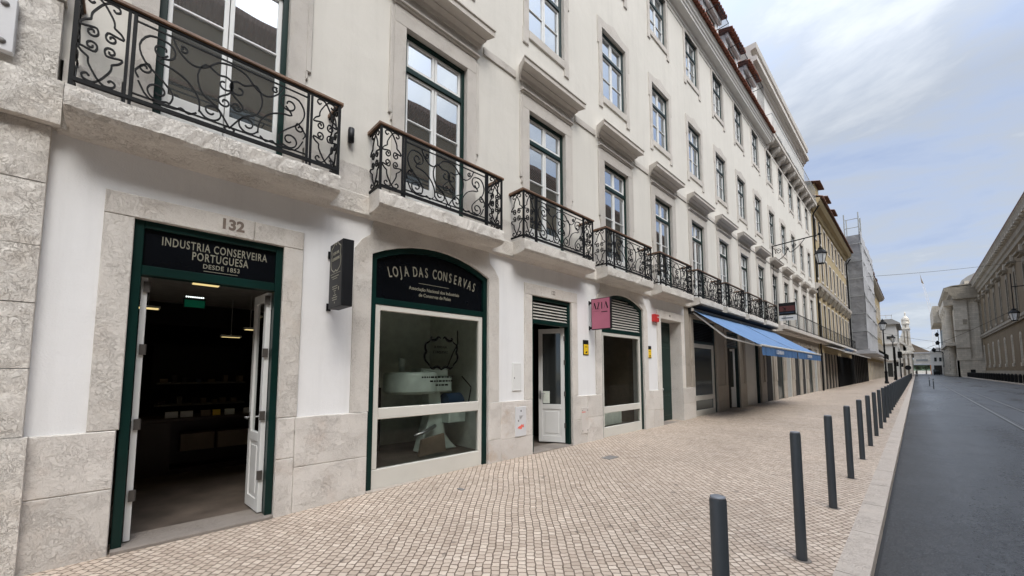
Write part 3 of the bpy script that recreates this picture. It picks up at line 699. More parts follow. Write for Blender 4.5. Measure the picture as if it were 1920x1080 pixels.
while y < YEND:
    q = MB(); q.prism([(-.1, 13.62), (.05, 13.62), (.12, 13.74), (.30, 13.86), (.36, 13.98), (.36, 14.12), (-.1, 14.12)], y, y + .26, 'y'); q.obj('corbel', M['trim'], B); y += 1.32

# ---- wrought iron balcony railings (drawn once in 2D, reused)
def lyre(cx, w_, h=.80, z0=.03):
    """narrow scroll motif: list of 2D paths"""
    P = []; a = w_ / 2 - .012
    for sx_ in (-1, 1):
        for sz_ in (1, -1):
            def T(p): return (cx + sx_ * p[0] * a, z0 + h / 2 + sz_ * p[1] * h / 2)
            pts = spiral(.42, .16, .06, .30, 200, -1.25, 12)       # inner scroll, grows outwards
            pts = [(p[0], .16 + (p[1] - .16) * .42 * 1.0) for p in pts]
            pts += [(.93, .24), (.80, .36), (.52, .44), (.50, .50), (.46, .60), (.25, .76), (.02, .90)]
            pts += [(-.25, .985), (-.62, .96), (-.70, .87), (-.52, .82), (-.40, .87)]
            P.append([T(p) for p in catmull(pts, 3)])
    return P
def central(cx, w_, h=.80, z0=.03):
    P = []
    for sx_ in (-1, 1):
        hw = w_ / 2
        def T(p): return (cx + sx_ * (1 - p[0]) * hw, z0 + p[1] * h)
        def sc(l): return [T(p) for p in catmull(l, 3)]
        asp = h / hw
        def sp2(x, y, r0, r1, a0, t): return [(px, y + (py - y) / asp) for px, py in spiral(x, y, r0, r1, a0, t)]
        P.append(sc(sp2(.26, .70, .03, .14, 0, 1.2)[::1] + [(.13, .82), (.04, .66), (.10, .48), (.27, .33), (.38, .20), (.36, .08)] + sp2(.24, .17, .13, .03, -50, -1.25)))
        P.append(sc([(.31, .66), (.22, .55), (.36, .52), (.52, .44), (.64, .28), (.66, .12)] + sp2(.79, .17, .14, .03, 200, 1.35)))
        P.append(sc(sp2(.92, .60, .03, .13, 90, 1.1) + [(.70, .76), (.62, .58), (.68, .36), (.84, .26), (.97, .08), (1.0, .03)]))
        P.append(sc([(.34, .93), (.42, .78), (.56, .68), (.70, .72), (.84, .86), (1.0, .90)]))
        P.append(sc(sp2(.10, .40, .02, .07, 0, 1.2) + [(.02, .34), (.05, .26)]))
        P.append(sc(sp2(.93, .36, .02, .08, 200, -1.2) + [(.99, .52), (1.0, .66)]))
        P.append(sc([(.05, .22), (.16, .05), (.40, .03), (.47, .07), (.55, .03), (.63, .08)]))
        P.append([T(p) for p in [(0, .0), (0, 1.0)]]); P.append([T((0, .93)), T((1, .93))]); P.append([T((0, .045)), T((1, .045))])
        P.append(sc(sp2(.46, .82, .015, .05, 90, 1.1)))
        P.append([T(p) for p in [(.975, .045), (.94, .02), (.975, -.02), (1.0, -.02)]])
    return P
BW, BX = 2.13, .34           # balcony width, projection
def railing_mesh():
    mb = MB(); U, V = (0, 1, 0), (0, 0, 1); O = (BX, -BW / 2, 0); zr0, zr1 = .07, .87
    nw = .30
    for path in lyre(nw / 2 + .01, nw, .76, .09) + lyre(BW - nw / 2 - .01, nw, .76, .09) + central(BW / 2, BW - 2 * nw - .12, .76, .09): iron(mb, path, O, U, V, .0065, .0075)
    for u_ in (nw + .015, BW - nw - .015, nw + .05, BW - nw - .05):
        mb.box(BX - .011, BX + .011, -BW/2 + u_ - .011, -BW/2 + u_ + .011, -.02 if u_ < .36 or u_ > BW - .36 else .07, zr1)
    for s_ in (-1, 1):
        mb.box(BX - .014, BX + .014, s_ * (BW/2 - .008) - .014, s_ * (BW/2 - .008) + .014, -.0, zr1)
        ys_ = s_ * (BW / 2 - .008)
        for path in lyre(BX / 2, BX - .03, .76, .09): iron(mb, path, (0, ys_, 0), (1, 0, 0), V, .0065, .0075)
        mb.box(.0, BX, ys_ - .008, ys_ + .008, .055, .085); mb.box(.0, BX, ys_ - .008, ys_ + .008, .855, .875)
    mb.box(BX - .016, BX + .016, -BW/2, BW/2, .052, .085); mb.box(BX - .012, BX + .012, -BW/2, BW/2, .853, .875)
    return mb
hr = MB(); hb = .022
for (x0, x1, y0, y1) in ((BX - .03, BX + .03, -BW/2 - .03, BW/2 + .03), (0, BX - .03, -BW/2 - .03, -BW/2 + .03), (0, BX - .03, BW/2 - .03, BW/2 + .03)): hr.bbox(x0, x1, y0, y1, .875, .912, .008)
def rough_slab(wd, dp, z0, z1, seed=0):
    """thick stone slab, hewn front and ends, moulded underside"""
    mb = MB(); st = .045; ny = int(wd / st); nz_ = 6; rows = []
    prof = [(dp - .16, z0), (dp - .03, z0 + .02), (dp, z0 + .06), (dp, z0 + .13), (dp, z0 + .2), (dp - .005, z1 - .01), (dp - .02, z1)]
    vs = []
    for i in range(ny + 1):
        yy = -wd / 2 + wd * i / ny
        for j, (xx, zz) in enumerate(prof):
            n_ = noise.noise(Vector((seed + zz * 8, yy * 8, zz * 11))) * .7 + noise.noise(Vector((seed + 5, yy * 23, zz * 31))) * .5
            q = 0 if j in (0,) else n_ * .016
            vs.append((xx + q, yy, zz + (n_ * .006 if 0 < j < 6 else 0)))
    w = len(prof); fs = [(i*w+j, (i+1)*w+j, (i+1)*w+j+1, i*w+j+1) for i in range(ny) for j in range(w - 1)]
    mb.add(vs, fs)
    for s_, i in ((-1, 0), (1, ny)):
        e = [vs[i*w+j] for j in range(w)] + [(-.1, s_ * wd / 2, z1), (-.1, s_ * wd / 2, z0)]; mb.add(e, [list(range(len(e)))])
    mb.quad((-.1, -wd/2, z1), (-.1, wd/2, z1), (dp - .02, wd/2, z1), (dp - .02, -wd/2, z1)); mb.quad((-.1, -wd/2, z0), (dp - .16, -wd/2, z0), (dp - .16, wd/2, z0), (-.1, wd/2, z0))
    # corbel mass under the slab where it meets the wall
    mb.prism([(-.05, z0 - .05), (.09, z0 - .05), (.16, z0), (-.05, z0)], -wd/2 + .02, wd/2 - .02, 'y')
    return mb
slab_me = [rough_slab(BW + .03, .385, -.24, 0, s_ * 9.1).mesh('balcony', M['lioz_rough']) for s_ in range(3)]
rail_me = railing_mesh().mesh('railing', M['iron']); hand_me = hr.mesh('handrail', M['wood'])
for k in range(9):
    o = link('balcony', slab_me[k % 3], B, (0, bc(k), 3.905)); link('railing', rail_me, o); link('handrail', hand_me, o)
# further on the balcony is one long ledge (white part, then the ochre house)
def long_balcony(y0, y1, parent, zt=3.93, mat='trim'):
    g = MB(); g.bbox(-.1, .48, y0, y1, zt - .2, zt, .02); g.bbox(-.1, .36, y0, y1, zt - .3, zt - .2, .02); o = g.obj('long_balcony', M[mat], parent)
    r = MB(); r.box(.42, .45, y0, y1, zt + .86, zt + .90); r.box(.42, .45, y0, y1, zt + .06, zt + .09); y = y0
    while y < y1:
        r.box(.43, .44, y, y + .012, zt, zt + .88); y += .24
    y = y0 + 900
    while y < y1 - .8:
        for s_ in (.2, .55): iron(r, catmull(spiral(y + .3, zt + .05 + s_, .02, .12, 0, 1.4, 10), 2), (.435, 0, 0), (0, 1, 0), (0, 0, 1), .01, .006)
        y += .75
    r.obj('long_railing', M['iron'], o); return o
long_balcony(23.75, YEND, B)

# ================================================================== GROUND FLOOR OPENINGS
def door_surround(y0, y1, zt, wl_=.2, head=.21, name='door_surround'):
    g = MB(); zb = 1.075
    for a, b in ((y0 - wl_, y0), (y1, y1 + wl_)): g.bbox(-.30, .030, a, b, zb, zt - .004, .006)
    m1 = y0 + (y1 - y0) * .76
    g.bbox(-.30, .032, y0 - wl_, m1 - .003, zt, zt + head, .006); g.bbox(-.30, .030, m1, y1 + wl_, zt, zt + head, .006)
    for a, b in ((y0 - .0, y0), ): pass
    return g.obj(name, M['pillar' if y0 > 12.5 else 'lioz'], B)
def rect_frame(g, y0, y1, z0, z1, t, x0, x1, bottom=True, b=.004):
    g.bbox(x0, x1, y0, y0 + t, z0, z1, b); g.bbox(x0, x1, y1 - t, y1, z0, z1, b); g.bbox(x0, x1, y0 + t, y1 - t, z1 - t, z1, b)
    if bottom: g.bbox(x0, x1, y0 + t, y1 - t, z0, z0 + t, b)
def arc_pts(y0, y1, zs, za, n=10):
    """segmental arch from (y0,zs) through (mid,za) to (y1,zs)"""
    hw = (y1 - y0) / 2; rise = za - zs; rad = (hw*hw + rise*rise) / (2 * rise); c = (y0 + y1) / 2; th = math.asin(hw / rad)
    return [(c + rad * math.sin(-th + 2*th*i/n), za - rad + rad * math.cos(-th + 2*th*i/n)) for i in range(n + 1)]
def shop_surround(y0, y1, zs, za):
    inn = [(y0, 1.075), (y0, 2.0), (y0, zs - .05)] + arc_pts(y0, y1, zs, za, 10) + [(y1, zs - .05), (y1, 2.0), (y1, 1.075)]
    w_ = .235; a, b = y0 - w_, y1 + w_
    topn = 11; out_ = [(a, 1.075), (a, 2.0), (a, 3.08), (a + .01, 3.20), (a + .10, 3.33), (a + .21, 3.42), (a + .245, 3.62)]
    k = topn - 8; out_ += [(a + .245 + (b - a - .49) * i / (k + 1), 3.62) for i in range(1, k + 1)]
    out_ += [(b - .245, 3.62), (b - .21, 3.42), (b - .10, 3.33), (b - .01, 3.20), (b, 3.08), (b, 2.0), (b, 1.075)]
    while len(out_) < len(inn): out_.insert(8, ((out_[7][0] + out_[8][0]) / 2, 3.62))
    g = MB(); g.band(inn, out_[:len(inn)], -.30, .028)
    for q in (a + .02, ): pass
    return g.obj('shop_surround', M['lioz'], B)
def leaf_door(name, hinge, w_, z0, h, ang, parent, glassf='doorglass', lower=.75, handle=True, hinges=(.35, 1.0, 1.7, 2.3), side=-1):
    """door leaf with glazed top and panelled foot; local: hinge at origin, leaf runs along -y (side=-1) when closed; ang opens inwards"""
    s_ = side; t = .045; g = MB()
    def bx(a, b, c, d, x0=-t, x1=0, bb=.004):
        y0, y1 = sorted((s_ * a, s_ * b)); g.bbox(x0, x1, y0, y1, c, d, bb)
    st = .085
    bx(0, st, 0, h); bx(w_ - st, w_, 0, h); bx(st, w_ - st, h - .1, h); bx(st, w_ - st, lower, lower + .1); bx(st, w_ - st, 0, .13)
    bx(st, w_ - st, .13, lower, -.034, -.012); bx(st + .05, w_ - st - .05, .18, lower - .05, -.034, -.004)
    o = g.obj(name, M['white'], parent); o.location = hinge; o.rotation_euler = (0, 0, R(ang) * (1 if side < 0 else -1))
    p = MB(); y0, y1 = s_ * st, s_ * (w_ - st); p.quad((-.022, y0, lower + .1), (-.022, y1, lower + .1), (-.022, y1, h - .1), (-.022, y0, h - .1)); link('leaf_pane', p.mesh('leaf_pane', M[glassf]), o)
    if handle:
        q = MB(); yy = s_ * (w_ - .04)
        for xx in (.0, -t):
            d_ = 1 if xx == 0 else -1
            q.tube([(xx, yy, 1.0), (xx + d_ * .05, yy, 1.0), (xx + d_ * .055, yy - s_ * .12, 1.0)], .009, 6); q.box(min(xx, xx + d_ * .006), max(xx, xx + d_ * .006), yy - .02, yy + .02, .88, 1.06)
        link('handle', q.mesh('handle', M['steel']), o)
    for hz_ in hinges:
        q = MB(); q.box(-.03, .012, -.012 if s_ < 0 else -.02, .02 if s_ < 0 else .012, hz_, hz_ + .1); q.cyl(.012, s_ * -.004, hz_, hz_ + .1, .009, 6); link('hinge', q.mesh('hinge', M['hinge']), o)
    return o

def room(y0, y1, x0, x1, zt, wall, floor, ceil, zf=.02):
    g = MB(); g.box(x0, x1, y0 - .02, y0, -.2, zt); g.box(x0, x1, y1, y1 + .02, -.2, zt); g.box(x0 - .02, x0, y0, y1, -.2, zt)
    g.quad((x1, y0, -.2), (x1, y0, zt), (x1, y0 + .001, zt), (x1, y0 + .001, -.2)); o = g.obj('interior_wall', M[wall], B)
    g = MB(); g.box(x0, x1, y0, y1, -.1, zf); g.obj('interior_floor', M[floor], B)
    g = MB(); g.box(x0, x1, y0, y1, zt, zt + .03); g.obj('interior_ceiling', M[ceil], B)

# ---- door 132
y0, y1, zt, _ = GO[0]
door_surround(y0, y1, zt)
g = MB(); t = .07
for a, b in ((y0, y0 + t), (y1 - t, y1)): g.bbox(-.12, -.015, a, b, -.15, zt, .005)
g.bbox(-.12, -.015, y0 + t, y1 - t, zt - t, zt, .005); g.bbox(-.12, -.015, y0 + t, y1 - t, 2.50, 2.59, .005)
g.obj('door_frame', M['green'], B)
g = MB(); g.box(-.075, -.05, y0 + t, y1 - t, 2.59, zt - t); fas = g.obj('fascia_panel', M['panel'], B)
g = MB(); yc = (y0 + y1) / 2; XT = -.049
text(g, "INDUSTRIA CONSERVEIRA", .118, (XT, yc + .02, 2.855), sx=.56, spacing=1.16, bold=.001); text(g, "PORTUGUESA", .118, (XT, yc + .05, 2.755), sx=.58, spacing=1.16, bold=.001)
text(g, "DESDE 1853", .066, (XT, yc + .06, 2.668), sx=.85, bold=.0006, spacing=1.1); g.box(XT - .002, XT + .002, yc - .09, yc + .2, 2.618, 2.623)
link('lettering', g.mesh('lettering', M['gold']), fas)
g = MB(); text(g, "132", .15, (.034, .70, 3.13), sx=.95, bold=.006, ext=.0015); g.obj('street_number', M['number'], B)
g = MB(); g.bbox(-.35, .05, y0, y1, -.2, .035, .01); g.obj('threshold', M['thresh'], B)
leaf_door('door_leaf', (-.12, y1 - t - .05, .05), .46, 0, 2.44, -86, B)
leaf_door('door_leaf', (-.11, y0 + t + .052, .05), .52, 0, 2.44, -89, B, side=1, handle=False)
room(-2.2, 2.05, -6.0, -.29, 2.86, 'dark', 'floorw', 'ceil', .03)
g = MB(); g.box(-5.98, -4.6, -2.2, 2.05, 2.45, 2.86); g.obj('dropped_ceiling', M['dark'], B)
def ceil_lamp(x, y, z, w_, l_, lab):
    g = MB(); g.box(x - w_/2 - .02, x + w_/2 + .02, y - l_/2 - .02, y + l_/2 + .02, z - .012, z + .02); 
    if z < 2.8: g.box(x - .003, x + .003, y - .003, y + .003, z + .02, 2.86)
    o = g.obj('ceiling_light', M['white']); tag(o, lab, 'ceiling light', 'lit ceiling panels in the first shop')
    q = MB(); q.box(x - w_/2, x + w_/2, y - l_/2, y + l_/2, z - .016, z - .011); q.obj('diffuser', M['lamp'], o)
ceil_lamp(-1.95, .72, 2.84, .34, .30, 'glowing yellow ceiling panel just inside the open doorway, nearest the street')
ceil_lamp(-3.45, .16, 2.6, .22, .24, 'lit ceiling panel deeper in the dark shop, beside the left door leaf')
ceil_lamp(-3.4, 1.25, 2.2, .10, .26, 'long lit ceiling panel at the back of the dark shop')
ceil_lamp(-2.8, 1.42, 2.3, .14, .14, 'small lit ceiling panel behind the right open door leaf')
g = MB(); g.box(-1.42, -1.38, .44, .66, 2.40, 2.52); ex = g.obj('exit_sign', M['black']); tag(ex, 'green emergency sign with a row of white dots hanging from the shop ceiling', 'sign')
q = MB(); q.box(-1.378, -1.374, .45, .65, 2.405, 2.495); q.obj('face', M['exit'], ex)
q = MB()
for i in range(9): q.box(-1.40, -1.37, .46 + i * .021, .472 + i * .021, 2.53, 2.542)
q.obj('light_row', M['led'], ex)
# counter, shelf and goods inside
t_ = thing('shop_counter', 'dark wooden shop counter with panelled front inside the first doorway', 'counter', (-3.1, .9, .03))
g = MB(); g.bbox(-3.5, -2.9, .05, 1.9, .82, .88, .01); g.obj('top', M['darkw'], t_)
g = MB(); g.box(-3.45, -2.95, .1, .5, .03, .82); g.obj('cabinet', M['darkw'], t_); g = MB(); g.box(-3.45, -2.98, .5, 1.85, .03, .10); g.box(-3.45, -3.4, .5, 1.85, .1, .82); g.obj('back_panel', M['darkw'], t_)
for i, yy in enumerate((.62, 1.08)):
    g = MB(); g.bbox(-3.3, -2.95, yy, yy + .42, .36, .62, .006); g.obj('drawer', M['card'], t_)
cards = [(.42, .15, 'paper', 'white price card on the counter, leftmost of its row'), (.60, .15, 'paper', 'white price card on the counter, second from the left'), (.85, .12, 'card', 'small brown box on the counter beside the white cards'),
         (1.0, .10, 'ysign', 'tiny yellowish tin box in the middle of the counter'), (1.16, .13, 'roomgreen', 'pale green box near the right end of the counter'), (1.42, .17, 'paper', 'white card standing at the right end of the counter')]
for yy, w_, mt, lab in cards:
    g = MB(); g.bbox(-3.02, -2.95, yy, yy + w_, .88, .97, .004); g.box(-3.0, -2.948, yy + .02, yy + w_ - .03, .915, .92); tag(g.obj('counter_card', M[mt]), lab, 'card', 'cards and boxes on the shop counter')
t_ = thing('wall_shelf', 'dark shelving with small tins at the back of the first shop', 'shelf', (-4.6, 1, .03))
for i, zz in enumerate((.95, 1.35)):
    g = MB(); g.bbox(-4.9, -4.5, .35, 1.7, zz, zz + .03, .004); g.obj('shelf_board', M['manh'], t_)
g = MB(); g.box(-4.95, -4.9, .3, 1.75, .03, 2.1); g.obj('back_board', M['dark'], t_)
for zz in (.98, 1.38):
    yy = .4
    while yy < 1.6:
        w_ = .06 + .06 * random.random(); h_ = .05 + .09 * random.random(); g = MB(); g.bbox(-4.72, -4.56, yy, yy + w_, zz, zz + h_, .004)
        tag(g.obj('food_tin', M[random.choice(['card', 'darkw', 'card', 'manh', 'blue', 'darkw'])]), 'one of the small food tins on the dark back shelves of the first shop', 'tin', 'tins on the back shelves'); yy += w_ + .04 + .12 * random.random()

# ---- shop window with arched fascia (LOJA DAS CONSERVAS)
def shopfront(y0, y1, zs, za, louvre=False, split=.95, glassm='shopglass'):
    shop_surround(y0, y1, zs, za)
    t = .085; g = MB(); arc = arc_pts(y0, y1, zs, za, 10); arci = arc_pts(y0 + t, y1 - t, zs - .045, za - t, 10)
    g.band([(y0 + t, -.1)] + arci + [(y1 - t, -.1)], [(y0, -.1)] + arc + [(y1, -.1)], -.13, -.02)
    g.bbox(-.13, -.025, y0 + t, y1 - t, 2.50, 2.585, .004); fr = g.obj('shop_frame', M['green'], B)
    g = MB(); poly = [(y0 + t, 2.585)] + arci + [(y1 - t, 2.585)]
    if not louvre:
        g.prism(poly, -.085, -.06); fs = g.obj('fascia_panel', M['panel'], B)
    else:
        g.prism(poly, -.12, -.10); fs = g.obj('louvre_panel', M['black'], B); q = MB(); z = 2.60
        while z < za - t - .03:
            # clip slat to arch
            hw = (y1 - y0) / 2 - t; c = (y0 + y1) / 2
            if z + .03 > zs - .045:
                rise = (za - t) - (zs - .045); rad = (hw*hw + rise*rise) / (2*rise); dz_ = z + .03 - (za - t - rad); hw2 = math.sqrt(max(0, rad*rad - dz_*dz_)); hw = min(hw, hw2)
            if hw > .05: q.add([(-.10, c-hw, z+.035), (-.10, c+hw, z+.035), (-.045, c+hw, z), (-.045, c-hw, z), (-.10, c-hw, z+.045), (-.10, c+hw, z+.045), (-.045, c+hw, z+.014), (-.045, c-hw, z+.014)], [(0,1,2,3), (7,6,5,4), (3,2,6,7), (0,3,7,4), (1,5,6,2), (0,4,5,1)])
            z += .064
        link('slats', q.mesh('slats', M['shopwhite']), fs)
    g = MB(); a, b = y0 + t + .003, y1 - t - .003; s1 = .075; g.bbox(-.10, -.035, a, b, .05, .30, .006); g.bbox(-.10, -.035, a, a + s1, .303, 2.497, .006); g.bbox(-.10, -.035, b - s1, b, .303, 2.497, .006)
    g.bbox(-.10, -.035, a + s1, b - s1, 2.42, 2.497, .006); g.bbox(-.10, -.032, a + s1, b - s1, split, split + .15, .008)
    g.obj('shop_sash', M['shopwhite'], B)
    for z0, z1 in ((.303, split), (split + .15, 2.42)):
        q = MB(); q.quad((-.07, a + s1, z0), (-.07, b - s1, z0), (-.07, b - s1, z1), (-.07, a + s1, z1)); q.obj('shop_pane', M[glassm], B)
    g = MB(); g.bbox(-.3, .045, y0 - .0, y1 + .0, -.2, .055, .01); g.obj('shop_sill', M['kerb'], B)
    return fs
fs = shopfront(GO[1][0], GO[1][1], 3.16, 3.42)
yc = (GO[1][0] + GO[1][1]) / 2
g = MB(); XT = -.058
arc_text(g, "LOJA DAS CONSERVAS", .21, XT, yc + .02, 3.06, 3.1, .096, sx=.52, bold=.0016)
g.box(XT - .001, XT + .002, yc - .27, yc + .27, 2.885, 2.891)
text(g, "Associação Nacional dos Industriais", .072, (XT, yc + .02, 2.80), sx=.86, bold=.0005); text(g, "de Conservas de Peixe", .072, (XT, yc + .02, 2.715), sx=.86, bold=.0005)
link('lettering', g.mesh('lettering', M['gold']), fs)
room(2.1, 4.50, -2.1, -.29, 2.95, 'roomgreen', 'floorw', 'roomgreen', .2)
# emblem printed on the glass
g = MB(); XG = -.066; ec, ez, ew, eh = 3.42, 1.86, .30, .25
def sym(pts, r): 
    for s_ in (-1, 1):
        P_ = catmull([(ec + s_ * p[0], ez + p[1]) for p in pts], 4); n_ = len(P_)
        for i in range(n_ - 1):
            k0 = r * (.45 + .9 * math.sin(math.pi * i / (n_ - 1))); a, b = P_[i], P_[i+1]; dx, dz = b[0]-a[0], b[1]-a[1]; l = math.hypot(dx, dz) or 1; px, pz = -dz/l*k0, dx/l*k0
            g.quad((XG, a[0]+px, a[1]+pz), (XG, b[0]+px, b[1]+pz), (XG, b[0]-px, b[1]-pz), (XG, a[0]-px, a[1]-pz))
sym([(.02, .23), (.06, .26), (.09, .22), (.15, .20), (.20, .22), (.17, .25)], .016)
sym([(.20, .20), (.23, .17), (.28, .14), (.29, .07), (.27, .02), (.30, -.02), (.29, -.10), (.24, -.15), (.21, -.19)], .014)
sym([(.21, -.20), (.16, -.23), (.09, -.20), (.03, -.22), (0, -.25)], .016)
g.obj('emblem_print', M['print'], B); g = MB(); text(g, "CONSERVAS", .06, (XG, ec - .02, ez + .02), sx=.8); text(g, "DE PORTUGAL", .045, (XG, ec - .02, ez + .10), sx=.8); g.obj('emblem_lettering', M['print'], B)
for i, (w_, o_) in enumerate(((.52, -.08), (.40, .0), (.20, 0))):
    yy = ec + o_ - w_ / 2; g = MB()
    while yy < ec + o_ + w_ / 2: q = .02 + .04 * random.random(); g.quad((XG, yy, ez - .37 - i * .06), (XG, yy + q, ez - .37 - i * .06), (XG, yy + q, ez - .345 - i * .06), (XG, yy, ez - .345 - i * .06)); yy += q + .012
    g.obj('print_line', M['print'], B)

# the old canning machine behind the glass
mc = thing('canning_machine', 'pale green cast iron canning machine standing behind the shop window', 'machine', (-.95, 3.75, .2))
g = MB(); g.prism([(3.55, .22), (4.32, .22), (4.18, .34), (4.06, .50), (3.98, .95), (3.94, 1.25), (3.70, 1.25), (3.72, .8), (3.62, .45)], -1.1, -.86); bevel(g.obj('column', M['machine'], mc), .02)
g = MB(); g.lathe(-.98, 3.42, [(.40, 1.22), (.44, 1.26), (.45, 1.52), (.43, 1.56), (.40, 1.575)], 28); autosmooth(g.obj('drum', M['machine'], mc))
g = MB(); g.bbox(-1.15, -.72, 3.42, 4.10, 1.23, 1.50, .03); g.bbox(-1.1, -.76, 3.5, 4.04, 1.5, 1.64, .03); g.obj('head', M['machine'], mc)
g = MB(); g.cyl(-1.0, 3.26, 1.57, 1.80, .05, 12); autosmooth(g.obj('spout', M['machine'], mc))
g = MB(); g.tube([(-.80, 3.95, .98), (-.74, 3.6, .96), (-.72, 3.25, .90)], [.05, .045, .03], 8); g.ball((-.72, 3.22, .90), .05); autosmooth(g.obj('arm', M['machine'], mc))
g = MB(); g.tube([(-.80, 3.8, .66), (-.74, 3.55, .58), (-.72, 3.35, .55)], [.035, .03, .02], 8); g.obj('pedal', M['steel'], mc, True)
g = MB(); g.tube([(-.8, 3.98, 1.06), (-.8, 4.3, 1.06)], .15, 16); g.tube([(-.8, 4.3, 1.06), (-.8, 4.36, 1.06)], [.12, .09], 16); autosmooth(g.obj('motor', M['blue'], mc))
g = MB(); g.bbox(-.95, -.65, 3.98, 4.34, .70, .92, .01); g.obj('control_box', M['machine'], mc)
g = MB(); g.tube([(-.9, 4.1, 1.64), (-.8, 4.15, 1.9), (-.85, 4.3, 2.1), (-1.0, 4.4, 2.35)], .012, 5); g.tube([(-.8, 4.36, 1.5), (-.7, 4.5, 1.3), (-.75, 4.45, .9), (-.8, 4.3, .8)], .012, 5); g.obj('cable', M['black'], mc)
g = MB(); g.prism([(3.35, .24), (3.86, .27), (3.82, .56), (3.40, .50)], -.60, -.55); tag(g.obj('cardboard_box', M['card']), 'flattened brown cardboard leaning at the foot of the pale machine', 'cardboard')
g = MB(); g.box(-2.05, -1.6, 2.15, 3.2, .2, 1.3); g.box(-2.05, -1.7, 2.15, 3.0, 1.3, 2.6); tag(g.obj('dark_cabinet', M['darkw']), 'dark wooden cabinet in the depth of the shop window', 'cabinet')

# ---- door 122 with louvred transom
y0, y1, zt, _ = GO[2]
door_surround(y0, y1, zt)
def louvred_frame(y0, y1, zt, zm, mt='green', sl='shopwhite'):
    g = MB(); t = .07
    for a, b in ((y0, y0 + t), (y1 - t, y1)): g.bbox(-.12, -.015, a, b, -.1, zt, .005)
    g.bbox(-.12, -.015, y0 + t, y1 - t, zt - t, zt, .005); g.bbox(-.12, -.015, y0 + t, y1 - t, zm, zm + .08, .005); fr = g.obj('door_frame', M[mt], B)
    q = MB(); q.box(-.115, -.105, y0 + t, y1 - t, zm + .08, zt - t); link('louvre_back', q.mesh('louvre_back', M['black']), fr); q = MB(); z = zm + .09
    while z < zt - t - .04:
        q.add([(-.10, y0+t, z+.035), (-.10, y1-t, z+.035), (-.045, y1-t, z), (-.045, y0+t, z), (-.10, y0+t, z+.045), (-.10, y1-t, z+.045), (-.045, y1-t, z+.014), (-.045, y0+t, z+.014)], [(0,1,2,3), (7,6,5,4), (3,2,6,7), (0,3,7,4), (1,5,6,2), (0,4,5,1)]); z += .06
    link('slats', q.mesh('slats', M[sl]), fr)
louvred_frame(y0, y1, zt, 2.50)
g = MB(); text(g, "122", .11, (.033, 5.98, 3.14), sx=.75, bold=.002, ext=.0015); g.obj('street_number', M['number'], B)
g = MB(); g.bbox(-.35, .045, y0, y1, -.2, .10, .01); g.obj('threshold', M['thresh'], B)
dl = leaf_door('door_leaf', (-.12, y1 - .07, .12), .56, 0, 2.37, -62, B, 'glassd', .68, True, (.3, .95, 1.6, 2.1))
q = MB(); q.box(.003, .006, -.46, -.32, .80, 1.05); link('notice', q.mesh('notice', M['roomgreen']), dl)
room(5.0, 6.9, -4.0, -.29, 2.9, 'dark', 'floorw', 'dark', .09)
g = MB(); g.bbox(-1.3, -1.25, 4.95, 5.20, .1, 2.0, .005); tag(g.obj('amber_door', M['amber']), 'amber wooden panel glowing in the dark behind the second doorway', 'wood panel')

# ---- arched shop 2 with louvres
shopfront(GO[3][0], GO[3][1], 3.20, 3.45, True, .62, 'shopglass')
room(7.5, 9.9, -2.0, -.29, 3.0, 'card', 'floorw', 'card', .2)
g = MB(); g.bbox(-.9, -.5, 7.9, 8.3, .3, .55, .01); g.bbox(-.9, -.5, 8.4, 9.4, .22, .55, .01); tag(g.obj('window_display', M['roomgreen']), 'pale display boxes on the floor behind the louvred arched shop window', 'display box')
# ---- deep narrow door
y0, y1, zt, _ = GO[4]
door_surround(y0, y1, zt, .22, .24)
g = MB()
g.bbox(-.36, -.002, y1 - .003, y1 + .05, 1.075, zt, .003); g.bbox(-.36, -.002, y1 - .003, y1 + .05, -.2, 1.07, .003); g.bbox(-.36, -.002, y0 - .05, y0, -.2, zt, .003); g.bbox(-.36, -.31, y0, y1, zt, zt + .05, .003); g.obj('door_reveal', M['lioz'], B)
g = MB(); g.bbox(-.40, -.335, y0, y1, .1, zt, .004)
for a, b in ((y0 + .08, y0 + .62), (y0 + .76, y1 - .08)):
    for c, d_ in ((.25, .85), (.95, 2.3), (2.45, 2.95)): g.bbox(-.34, -.32, a, b, c, d_, .01)
dd_ = g.obj('panelled_door', M['green'], B); q = MB(); q.ball((-.29, y0 + .7, 1.05), .03); link('door_knob', q.mesh('door_knob', M['steel']), dd_)
g = MB(); g.bbox(-.36, .03, y0, y1, -.2, .10, .01); g.obj('threshold', M['thresh'], B)
g = MB(); text(g, "120", .09, (.033, 11.3, 3.2), sx=.7, bold=.002, ext=.0015); g.obj('street_number', M['number'], B)
# ---- shop under the awning, louvred door, white panel door
y0, y1, zt, _ = GO[5]
door_surround(y0, y1, zt, .24, .28)
g = MB(); rect_frame(g, y0, y1, -.1, zt, .08, -.14, -.03); g.bbox(-.13, -.04, y0 + .08, y1 - .08, 2.5, 2.58, .004); fr = g.obj('shop_frame', M['greenblue'], B)
q = MB(); z = 2.6
while z < 3.2: q.box(-.11, -.06, y0 + .08, y1 - .08, z, z + .02); z += .055
link('slats', q.mesh('slats', M['black']), fr)
g = MB(); g.box(-.125, -.115, y0 + .08, y1 - .08, 2.58, 3.25); g.obj('louvre_back', M['dark'], B)
g = MB(); rect_frame(g, y0 + .083, y1 - .083, .05, 2.497, .13, -.11, -.045); g.bbox(-.11, -.04, y0 + .22, y1 - .22, .62, .78, .004); g.bbox(-.11, -.04, y0 + .22, y1 - .22, .18, .30, .004); g.obj('shop_sash', M['shopwhite'], B)
q = MB(); q.quad((-.08, y0 + .2, .3), (-.08, y1 - .2, .3), (-.08, y1 - .2, 2.37), (-.08, y0 + .2, 2.37)); q.obj('shop_pane', M['glassd'], B)
